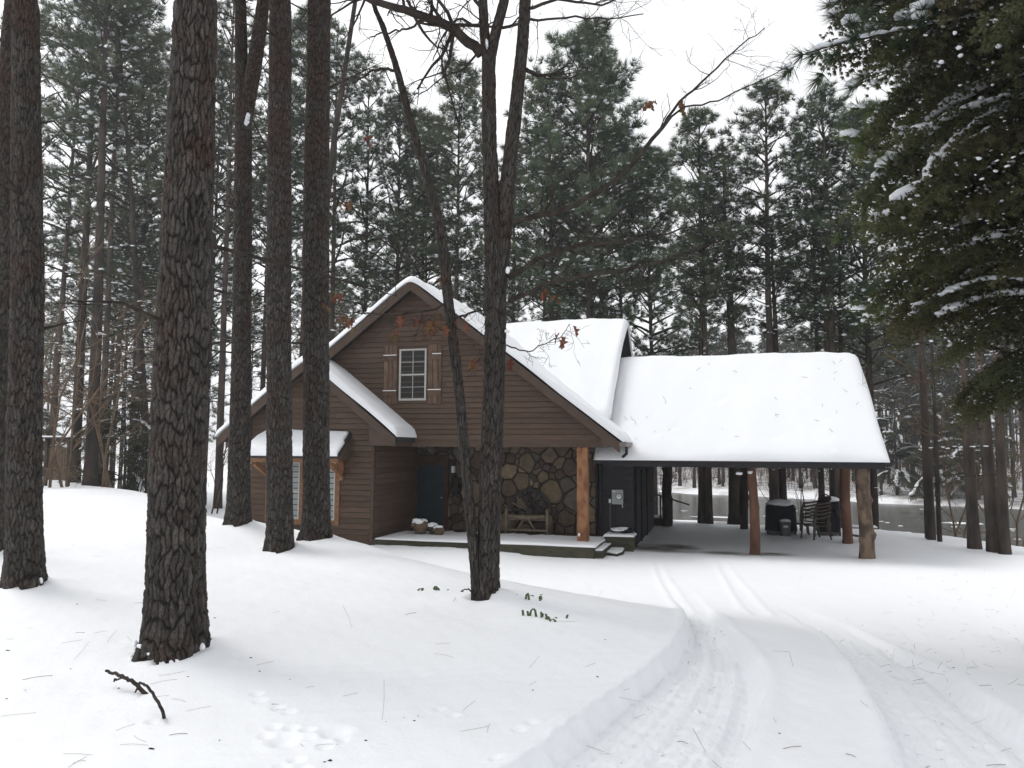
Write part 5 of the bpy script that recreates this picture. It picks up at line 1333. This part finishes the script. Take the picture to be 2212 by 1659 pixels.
for a in np.linspace(.05, PI - .05, 9): part(MB().tube([(hc[0] + .08 * math.cos(a), hc[1] - .01, hc[2] + .08 * math.sin(a)), (hc[0] + .6 * math.cos(a), hc[1] - .01, hc[2] + .6 * math.sin(a))], [.022, .028], 6), 'spoke', M['bench_wood'] if a > 2.2 and a < 2.8 else M['iron'], bn, True)

# three round metal animals at the front of the porch
for (u, x, y, r, m, lab, sd) in ((908, -8.24, 20.25, .205, 'rust', 'largest of the three round animal ornaments, rusty, with snow on its back', 1), (936, -7.87, 20.35, .15, 'iron', 'middle round animal ornament, dark, capped with snow', 2), (951, -7.64, 20.15, .135, 'rust', 'smallest round animal ornament on the right, on short legs', 3)):
    o = empty('animal_ornament', (x, y, .33)); tag(o, lab, 'garden ornament', 'round animal ornaments on the porch'); zc = .33 + r * 1.15
    part(MB().blob((x, y, zc), (r * 1.1, r * .95, r), 2, .05, sd), 'body', M[m], o, True)
    for sx in (-.5, .5):
        for sy in (-.4, .4): part(MB().tube([(x + sx * r, y + sy * r, .30), (x + sx * r, y + sy * r, zc - r * .7)], r * .13, 7), 'leg', M[m], o, True)
    b = MB(); b.blob((x - r * .75, y - r * .7, zc + r * .2), (r * .38, r * .4, r * .34), 1, .05, 2); part(b, 'head', M[m], o, True)
    b = MB(); b.add([(x - r * .95, y - r * .85, zc + r * .45), (x - r * .8, y - r * .75, zc + r * .85), (x - r * .7, y - r * .7, zc + r * .45)], [(0, 1, 2)]); b.add([(x - r * .6, y - r * .85, zc + r * .45), (x - r * .5, y - r * .75, zc + r * .8), (x - r * .4, y - r * .7, zc + r * .45)], [(0, 1, 2)]); part(b, 'ear', M[m], o)
    b = MB(); b.blob((x - r * .15, y - r * .05, zc + r * .68), (r * .95, r * .85, r * .42), 2, .22, sd + 5); b.blob((x - r * .75, y - r * .55, zc + r * .42), (r * .32, r * .35, r * .42), 1, .2, sd); part(b, 'snow', M['snow'], o, True)

# lantern beside the door, a hanging cone decoration under it
lx, ly = at(979, 1005, y=HY - .14)[0], HY - .14; z_g0, z_g1 = at(979, 1021, y=ly)[2], at(979, 1007, y=ly)[2]
o = empty('wall_lantern', (lx, HY - .05, z_g0)); tag(o, 'black wall lantern with a frosted glass body beside the front door', 'wall lantern')
part(MB().lathe((lx, ly, z_g0), [(.062, 0), (.066, .02), (.066, z_g1 - z_g0 - .01), (.062, z_g1 - z_g0)], 10), 'glass_body', M['lantern_glass'], o, True)
part(MB().lathe((lx, ly, z_g1 + .002), [(.10, 0), (.085, .05), (.05, .10), (.025, .14), (.012, .24)], 10), 'cap', M['iron'], o, True)
part(MB().lathe((lx, ly, z_g0 - .06), [(.02, 0), (.06, .03), (.075, .058)], 10), 'base', M['iron'], o, True)
for a in range(4): part(MB().tube([(lx + .07 * math.cos(a * PI / 2 + .78), ly + .07 * math.sin(a * PI / 2 + .78), z_g0 - .01), (lx + .07 * math.cos(a * PI / 2 + .78), ly + .07 * math.sin(a * PI / 2 + .78), z_g1 + .01)], .006, 5), 'frame_bar', M['iron'], o)
part(MB().tube([(lx, HY - .03, z_g1 + .05), (lx, ly + .03, z_g1 + .16), (lx, ly, z_g1 + .10)], .014, 7), 'arm', M['iron'], o)
part(MB().box(lx - .05, lx + .05, HY - .055, HY - .03, z_g0, z_g1 + .12), 'back_plate', M['iron'], o)
hx, hz = at(984, 1045, y=HY - .12)[0], at(984, 1045, y=HY - .12)[2]
o = empty('hanging_cone', (hx, HY - .12, hz - .33)); tag(o, 'dark scaly cone shaped decoration hanging below the lantern', 'decoration')
part(MB().tube([(hx, HY - .12, hz + .28), (hx, HY - .06, hz + .5)], .006, 5), 'cord', M['iron'], o)
part(MB().lathe((hx, HY - .12, hz - .33), [(.01, 0), (.09, .06), (.12, .2), (.12, .40), (.09, .52), (.03, .62)], 12), 'core', M['iron'], o, True)
gq = np.random.default_rng(9); sc_m = MB(); sc_m.add([(0, 0, 0), (.035, 0, .02), (.05, .03, -.06), (0, .055, -.085), (-.05, .03, -.06), (-.035, 0, .02)], [(0, 1, 2, 3), (0, 3, 4, 5)]); sc_me = sc_m.mesh('cone_scale', M['iron'])
for k in range(64):
    f = k / 63; zz = hz - .29 + f * .56; r_ = np.interp(zz - hz + .33, [0, .06, .2, .4, .52, .62], [.01, .09, .12, .12, .09, .03]); a = k * 2.4
    q = link('scale', sc_me, None, (hx + r_ * math.cos(a), HY - .12 + r_ * math.sin(a), zz), (gq.uniform(-.2, .5), gq.uniform(-.2, .2), a - PI / 2), (1, 1, 1)); keep(q, o)

# electric meter
mx0, mx1, mz0, mz1 = -3.07, -2.76, 1.22, 1.62
o = empty('electric_meter', (-2.92, 21.55, 1.2)); tag(o, 'grey electric meter box with a round glass dial on the dark wall', 'electric meter')
part(MB().box(mx0, mx1, 21.46, 21.572, mz0, mz1), 'box', M['grey_box'], o, bevel=.01)
cx, cz = mx0 + .205, mz1 - .185
part(MB().tube([(cx, 21.458, cz), (cx, 21.43, cz)], .088, 20), 'ring', M['grey_mid'], o); part(MB().tube([(cx, 21.429, cz), (cx, 21.38, cz)], [.072, .066], 20), 'dial', M['pale'], o)
part(MB().box(cx - .035, cx + .035, 21.375, 21.3795, cz + .01, cz + .03), 'display', M['grey_mid'], o)
part(MB().box(mx0 + .02, mx0 + .09, 21.455, 21.4595, mz1 - .06, mz1 - .03), 'label_plate', M['pale'], o)
part(MB().box(mx0 - .09, mx0 - .03, 21.50, 21.575, mz0 + .03, mz0 + .14), 'junction_box', M['pale'], o, bevel=.004)
part(MB().tube([(mx0 - .06, 21.55, mz0 + .03), (mx0 - .06, 21.55, .45)], .012, 6), 'conduit', M['grey_mid'], o); part(MB().tube([(mx0 + .08, 21.55, mz0), (mx0 + .08, 21.55, .45)], .016, 6), 'conduit', M['dark_siding'], o); part(MB().tube([(mx1 - .03, 21.53, mz0), (mx1 - .02, 21.53, mz0 - .09)], .012, 6), 'conduit', M['pale'], o)

# hose heaped under snow on the landing
o = empty('hose', (-2.75, 21.2, .46)); tag(o, 'dark garden hose coiled on the landing, half buried in snow', 'hose')
gq = np.random.default_rng(4); P_ = []
for k in range(80):
    a = k * .33; P_.append((-2.78 + (.26 + .03 * math.sin(k)) * math.cos(a), 21.28 + (.17 + .02 * math.sin(k * 1.7)) * math.sin(a), .475 + .0012 * k + .012 * math.sin(a * 2)))
P_ += [(-2.5, 21.1, .52), (-2.42, 21.02, .50)]
part(MB().tube(P_, .014, 6), 'coil', M['black'], o, True)
b = MB()
for (x, y, z, rx, ry) in ((-2.95, 21.32, .56, .13, .09), (-2.78, 21.42, .575, .2, .06), (-2.68, 21.2, .55, .10, .04), (-2.85, 21.12, .55, .15, .04)): b.blob((x, y, z), (rx, ry, .03), 2, .3, int(x * -100))
part(b, 'snow', M['snow'], o, True)

# covered grills, bin, table, stacked chairs and bench under the carport
def grill(x, y, w, h, d, lab, seed, lean=0.0):
    o = empty('covered_grill', (x, y, .03)); tag(o, lab, 'covered grill', 'covered grills under the carport'); z0 = .03
    n = 28; rows = [(0.10, 1.0), (.3, .98), (.6, .96), (.82, .96), (.93, .90), (1.0, .62), (1.03, .25)]; V = []
    for f, s in rows:
        for k in range(n):
            a = 2 * PI * k / n; c, s_ = math.cos(a), math.sin(a); q = 1 / (abs(c) ** 4 + abs(s_) ** 4) ** .25
            fold = 1 + .03 * math.sin(a * 7 + seed) * (1.1 - f); V.append((x + w / 2 * s * c * q * fold + lean * f, y + d / 2 * s * s_ * q * fold, z0 + h * f + .02 * math.sin(a * 3 + seed) * (f > .8)))
    F = [(i * n + k, i * n + (k + 1) % n, (i + 1) * n + (k + 1) % n, (i + 1) * n + k) for i in range(len(rows) - 1) for k in range(n)] + [tuple((len(rows) - 1) * n + k for k in range(n))]
    part(MB().add(V, F), 'cover', M['black'], o, True)
    part(MB().box(x - w * .44, x + w * .44, y - d * .5, y + d * .4, z0 + .04, z0 + .11), 'base_shelf', M['grey_mid'], o)
    for sx in (-1, 1): part(MB().tube([(x + sx * w * .46, y - d * .42, z0 + .08), (x + sx * w * .40, y - d * .42, z0 + .08)], .085, 14), 'wheel', M['iron'], o); part(MB().box(x + sx * w * .42 - .02, x + sx * w * .42 + .02, y + d * .3, y + d * .38, z0 - .03, z0 + .12), 'leg', M['iron'], o)
    b = MB(); b.blob((x + lean, y, z0 + h * .99), (w * .45, d * .45, .14), 2, .16, seed); part(b, 'snow', M['snow'], o, True); return o
p0 = at(1688, 1153, z=.05); GYY = p0[1]
grill(p0[0], GYY + .2, .98, .98, .6, 'square black covered grill with a low cap of snow, behind the small bin', 3)
p1 = at(1791, 1156, z=.05); grill(p1[0] + .02, p1[1] + .3, .72, 1.12, .6, 'taller black covered grill with heaped snow, behind the stacked chairs', 8, .02)
b_ = house; o = empty('trash_bin', (at(1700, 1160, z=.05)[0], p0[1] - .35, .03)); tag(o, 'small grey bin with a rounded snowy lid in front of the left grill', 'bin'); x, y = o.location[0], o.location[1]
part(MB().lathe((x, y, .0), [(.135, 0), (.155, .03), (.165, .40), (.17, .41)], 18), 'body', M['grey_mid'], o, True); part(MB().lathe((x, y, .412), [(.18, 0), (.175, .05), (.12, .10), (.03, .12)], 18), 'lid', M['grey_mid'], o, True)
part(MB().box(x - .07, x + .07, y - .19, y - .165, .30, .36), 'band', M['pale'], o); b = MB(); b.blob((x, y, .50), (.165, .165, .055), 2, .1, 3); part(b, 'snow', M['snow'], o, True)
p2 = at(1730, 1152, z=.05); o = empty('side_table', (p2[0], p2[1], .02)); tag(o, 'low round brown side table between the grill and the stacked chairs', 'side table'); x, y = p2[0], p2[1]
part(MB().lathe((x, y, .36), [(.33, 0), (.36, .01), (.36, .035), (.34, .04)], 24), 'top', M['chair'], o); b = MB(); b.blob((x + .05, y, .41), (.27, .27, .03), 2, .12, 2); part(b, 'snow', M['snow'], o, True)
for sx in (-1, 1):
    for sy in (-1, 1): part(MB().tube([(x + sx * .2, y + sy * .2, .36), (x + sx * .23, y + sy * .23, .02)], .03, 6), 'leg', M['chair'], o)

# resin chairs, each its own thing, nested in a stack
def make_chair():
    o = empty('stacking_chair', (0, 0, 0)); k = M['chair']
    def pp(mb, n): return mb.build(n, k, o, False, .006)
    pp(MB().add([(-.25, -.24, .41), (.25, -.24, .41), (.22, .22, .38), (-.22, .22, .38), (-.25, -.24, .44), (.25, -.24, .44), (.22, .22, .41), (-.22, .22, .41)], [(3, 2, 1, 0), (4, 5, 6, 7), (0, 1, 5, 4), (1, 2, 6, 5), (2, 3, 7, 6), (3, 0, 4, 7)]), 'seat')
    for x0 in (-.18, -.06, .06, .18): pp(MB().bar((x0, .22, .42), (x0 * 1.05, .36, .90), .105, .03, (0, -1, .2)), 'slat')
    b = MB().tube([(-.26, .34, .80), (-.2, .365, .90), (0, .38, .95), (.2, .365, .90), (.26, .34, .80)], .024, 8); b.build('top_rail', k, o, True)
    for s in (-1, 1):
        MB().tube([(s * .27, -.25, .64), (s * .29, 0, .66), (s * .27, .33, .72)], .028, 8).build('armrest', k, o, True)
        MB().tube([(s * .30, -.30, 0), (s * .27, -.25, .64)], [.026, .03], 8).build('leg', k, o, True)
        MB().tube([(s * .27, .36, 0), (s * .23, .22, .42)], [.026, .03], 8).build('leg', k, o, True)
    return o
def dup(root):
    r = root.copy(); COL.objects.link(r)
    for ch in list(root.children): c = ch.copy(); COL.objects.link(c); c.parent = r; c.matrix_parent_inverse = ch.matrix_parent_inverse.copy()
    return r
ch0 = make_chair(); p3 = at(1763, 1163, z=.05)
LABC = ['bottom chair of the brown stack, standing on the snow', 'brown chair second from the bottom of the stack', 'brown chair third from the bottom of the stack', 'brown chair fourth from the bottom of the stack', 'top chair of the brown stack beside the right grill']
for k in range(5):
    c = ch0 if k == 0 else dup(ch0); c.location = (p3[0] + .02 * math.sin(k * 2), p3[1] + .1 + .03 * k, .02 + .105 * k); c.rotation_euler = (-.015 * k, 0, R(-58) + .03 * k); tag(c, LABC[k], 'chair', 'chairs stacked under the carport')
o = empty('stacking_chair', (0, 0, 0))
bpy.data.objects.remove(o)
# curved leg bench by the right post
p4 = at(1856, 1168, z=.05); o = empty('garden_bench', (p4[0], p4[1], .02)); tag(o, 'weathered grey bench with curved legs beside the thick right carport post', 'bench'); x, y = p4[0], p4[1]
for k in range(3): part(MB().box(x - .36, x + .5, y - .18 + k * .13, y - .07 + k * .13, .42, .46), 'slat', M['bench_wood'], o, bevel=.006)
for xx in (x - .27, x + .40): part(MB().tube([(xx - .1, y - .2, .0), (xx - .02, y - .15, .14), (xx + .05, y, .24), (xx - .02, y + .1, .36), (xx, y + .15, .42)], [.05, .045, .04, .045, .05], 8), 'leg', M['bench_wood'], o, True)
part(MB().tube([(x - .27, y - .02, .22), (x + .05, y - .04, .18), (x + .40, y - .02, .23)], .035, 8), 'stretcher', M['bench_wood'], o, True)
part(MB().tube([(x - .34, y + .2, .44), (x - .62, y + .3, .98)], .03, 7), 'back_rail', M['log_dark'], o, True)
snow_sheet('snow', [(x - .36, y - .18), (x + .5, y - .18), (x + .5, y + .19), (x - .36, y + .19)], lambda X, Y: .461 + 0 * X, .04, .04, o, 9, edge=.06)

# brown log stand far left at the snow crest
p5 = at(118, 1085, y=26.5); zg = gz(p5[0], p5[1]); o = empty('log_rack', (p5[0], p5[1], zg)); tag(o, 'small reddish brown rack with a snow capped shelf at the left of the snow crest', 'rack'); x, y = p5[0], p5[1]
b = MB(); b.bar((x - .75, y, zg + 2.75 - .72), (x + .75, y, zg + 2.75 - .72), .35, .05); part(b, 'shelf', M['log_dark'], o); sh = o.children[0]
b = MB(); b.box(x - .76, x + .76, y - .18, y + .18, zg + 2.056, zg + 2.12); part(b, 'snow', M['snow'], o, bevel=.02)
for xx in (x - .55, x + .62): part(MB().tube([(xx, y, zg - .2), (xx, y, zg + 2.0)], .09, 8), 'post', M['log_dark'], o, True)
for k in range(7): part(MB().box(x - .5 + k * .15, x - .37 + k * .15, y + .02, y + .06, zg + .25, zg + 1.6), 'board', M['rust'], o)

# ------------------------------------------------------------------ foreground litter
def stick(rows, hs, r0, r1, side, lab):
    P_ = []
    for (u, v), h in zip(rows, hs): p = on_snow(u, v, h); P_.append(np.array(p))
    o = empty('fallen_branch', P_[0]); tag(o, lab, 'fallen branch', 'broken branches in the foreground snow'); C = np.array(P_)
    L = np.r_[0, np.cumsum(np.linalg.norm(np.diff(C, axis=0), axis=1))]; q = np.linspace(0, L[-1], 18); C = np.stack([np.interp(q, L, C[:, k]) for k in range(3)], 1); C[1:-1] += np.random.default_rng(len(lab)).normal(0, .003, (16, 3))
    b = MB().tube(C, np.linspace(r0, r1, 18), 8); part(b, 'stem', M['branch'], o, True)
    for (u0, v0, u1, v1, h) in side:
        a = on_snow(u0, v0, h); e = on_snow(u1, v1, h * .9); part(MB().tube([a, (a + e) / 2 + (0, 0, .01), e], [.009, .008, .005], 6), 'side_twig', M['branch'], o, True)
stick([(229, 1449), (262, 1460), (290, 1476), (318, 1502)], [.10, .09, .06, -.01], .009, .014, [(276, 1464, 250, 1470, .08), (250, 1468, 246, 1473, .07), (300, 1487, 292, 1496, .03)], 'nearly straight broken branch with a stub, left of the curved one')
stick([(301, 1475), (318, 1482), (338, 1510), (350, 1535), (355, 1556)], [.16, .17, .13, .07, -.02], .007, .011, [(302, 1475, 300, 1482, .15)], 'curved broken branch arching out of the snow')
# green bulb shoots
def shoots(cx, n, spread, lab, seed, s=1.0):
    g = np.random.default_rng(seed); p = on_snow(*cx); o = empty('bulb_shoots', p); tag(o, lab, 'plant', 'green shoots poking through the snow')
    for k in range(n):
        a = g.uniform(0, 6.28); q = p + np.array([math.cos(a) * spread * g.uniform(0, 1), math.sin(a) * spread * .5 * g.uniform(0, 1), 0]); q[2] = gz(q[0], q[1]) - .02
        h = g.uniform(.05, .14) * s; dx = g.choice([-1, 1]) * g.uniform(.02, .11) * s; arch = g.random() < .5; b = MB()
        pts_ = [q, q + (dx * .25, 0, h * .8), q + (dx * .6, 0, h), q + (dx * 1.0, 0, h * .75), q + (dx * 1.2, 0, h * .1)] if arch else [q, q + (dx * .1, 0, h * .4), q + (dx * .2, 0, h * .65)]
        w = .009
        for i in range(len(pts_) - 1):
            a_, c_ = pts_[i], pts_[i + 1]; b.add([a_ + (-w, -w, 0), a_ + (w, w, 0), c_ + (w, w, 0), c_ + (-w, -w, 0)], [(0, 1, 2, 3)])
            b.add([a_ + (-w, w * .2, 0), a_ + (w, -w * .2, 0), c_ + (w, -w * .2, 0), c_ + (-w, w * .2, 0)], [(0, 1, 2, 3)])
        part(b, 'leaf', M['grass_green'], o)
shoots((1186, 1335), 10, .26, 'largest clump of green shoots right of the oak foot', 1, .8)
shoots((1150, 1293), 6, .26, 'small row of green shoots between the oak and the largest clump', 2, .55)
shoots((936, 1275), 5, .17, 'green shoots in the snow left of the oak foot', 3, .6)

# fallen pine needles, twiglets and bark crumbs scattered over the snow
g_ = np.random.default_rng(88); b = MB()
def litter(u, v, L, r, el=0.0):
    p = on_snow(u, v); a = g_.uniform(0, 6.28); d = np.array([math.cos(a), math.sin(a), el]); k = g_.normal(0, .15, 3) * L
    q = p + d * L; q2 = p + d * L * .5 + k * .4
    z1 = max(gz(q[0], q[1]) + .004, p[2] + d[2] * L); b.tube([p + (0, 0, .002), (q2[0], q2[1], max(gz(q2[0], q2[1]) + .006, (p[2] + z1) / 2)), (q[0], q[1], z1)], r, 3, False)
for _ in range(85):
    u, v = g_.uniform(0, 2212), 1130 + 525 * g_.random() ** .8
    if 1100 < u < 1900 and v < 1260: continue
    litter(u, v, g_.uniform(.05, .2), .0009 + .0008 * (g_.random() < .2), 0)
for _ in range(20): litter(g_.uniform(0, 2212), g_.uniform(1200, 1640), g_.uniform(.05, .12), .0010, g_.uniform(.5, 2.0))
for _ in range(70):
    litter(g_.uniform(1900, 2212), g_.uniform(1230, 1480), g_.uniform(.03, .12), .0012, g_.uniform(0, .8))
tag(b.build('pine_litter', M['straw']), 'thin pine needles and twiglets scattered over the snow', 'litter', kind='stuff')
b = MB()
for _ in range(55):
    u, v = g_.uniform(0, 2212), g_.uniform(1150, 1650); p = on_snow(u, v); s = g_.uniform(.003, .009); b.blob(p + (0, 0, s * .2), (s * g_.uniform(.8, 2), s, s * .5), 0, .5, int(u))
tag(b.build('bark_crumbs', M['branch']), 'dark bark crumbs and seed scales dotted over the snow', 'bark crumbs', kind='stuff')
# churned lumps of snow in the wheel tracks
b = MB()
for L_, R_, dep in RUTS[:2]:
    for _ in range(170):
        i = int(g_.integers(0, 34)); w = g_.uniform(.08, .92); p = L_[i] * (1 - w) + R_[i] * w + g_.normal(0, .05, 2); s = g_.uniform(.004, .012) * (1 if g_.random() < .92 else 1.8)
        b.blob((p[0], p[1], gz(p[0], p[1]) + s * .1), (s * 1.2, s, s * .7), 0, .5, int(g_.integers(0, 999)))
tag(b.build('snow_clods', M['snow'], None, True), 'small broken lumps of snow in the wheel tracks', 'snow lumps', kind='stuff')
# a few needles and twiglets lying on the carport snow
b = MB()
for _ in range(34):
    x, y = g_.uniform(-2.8, 3.5), g_.uniform(21.0, 24.4); z = KZ + .08 - KS * math.sqrt((y - KY) ** 2 + .05) + .215; a = g_.uniform(0, 6.28); L = g_.uniform(.04, .16)
    b.tube([(x, y, z), (x + L * math.cos(a), y + L * math.sin(a), z + KS * L * math.sin(a) + .01)], .004, 3, False)
tag(b.build('roof_litter', M['branch']), 'needles and twiglets lying on the carport snow', 'litter', kind='stuff')
# ------------------------------------------------------------------ the thin winter haze
hz = MB().box(-440, 440, -440, 440, -4.0, 27.5)
hm = bpy.data.materials.new('haze'); hm.use_nodes = True; t = hm.node_tree
t.nodes.remove(t.nodes['Principled BSDF']); pv = t.nodes.new('ShaderNodeVolumePrincipled')
pv.inputs['Color'].default_value = (.93, .95, 1.0, 1); pv.inputs['Density'].default_value = .0012; pv.inputs['Anisotropy'].default_value = .3
t.links.new(pv.outputs[0], t.nodes['Material Output'].inputs['Volume'])
tag(hz.build('haze', hm), 'thin pale winter haze over the yard and the pond', 'haze', kind='stuff')
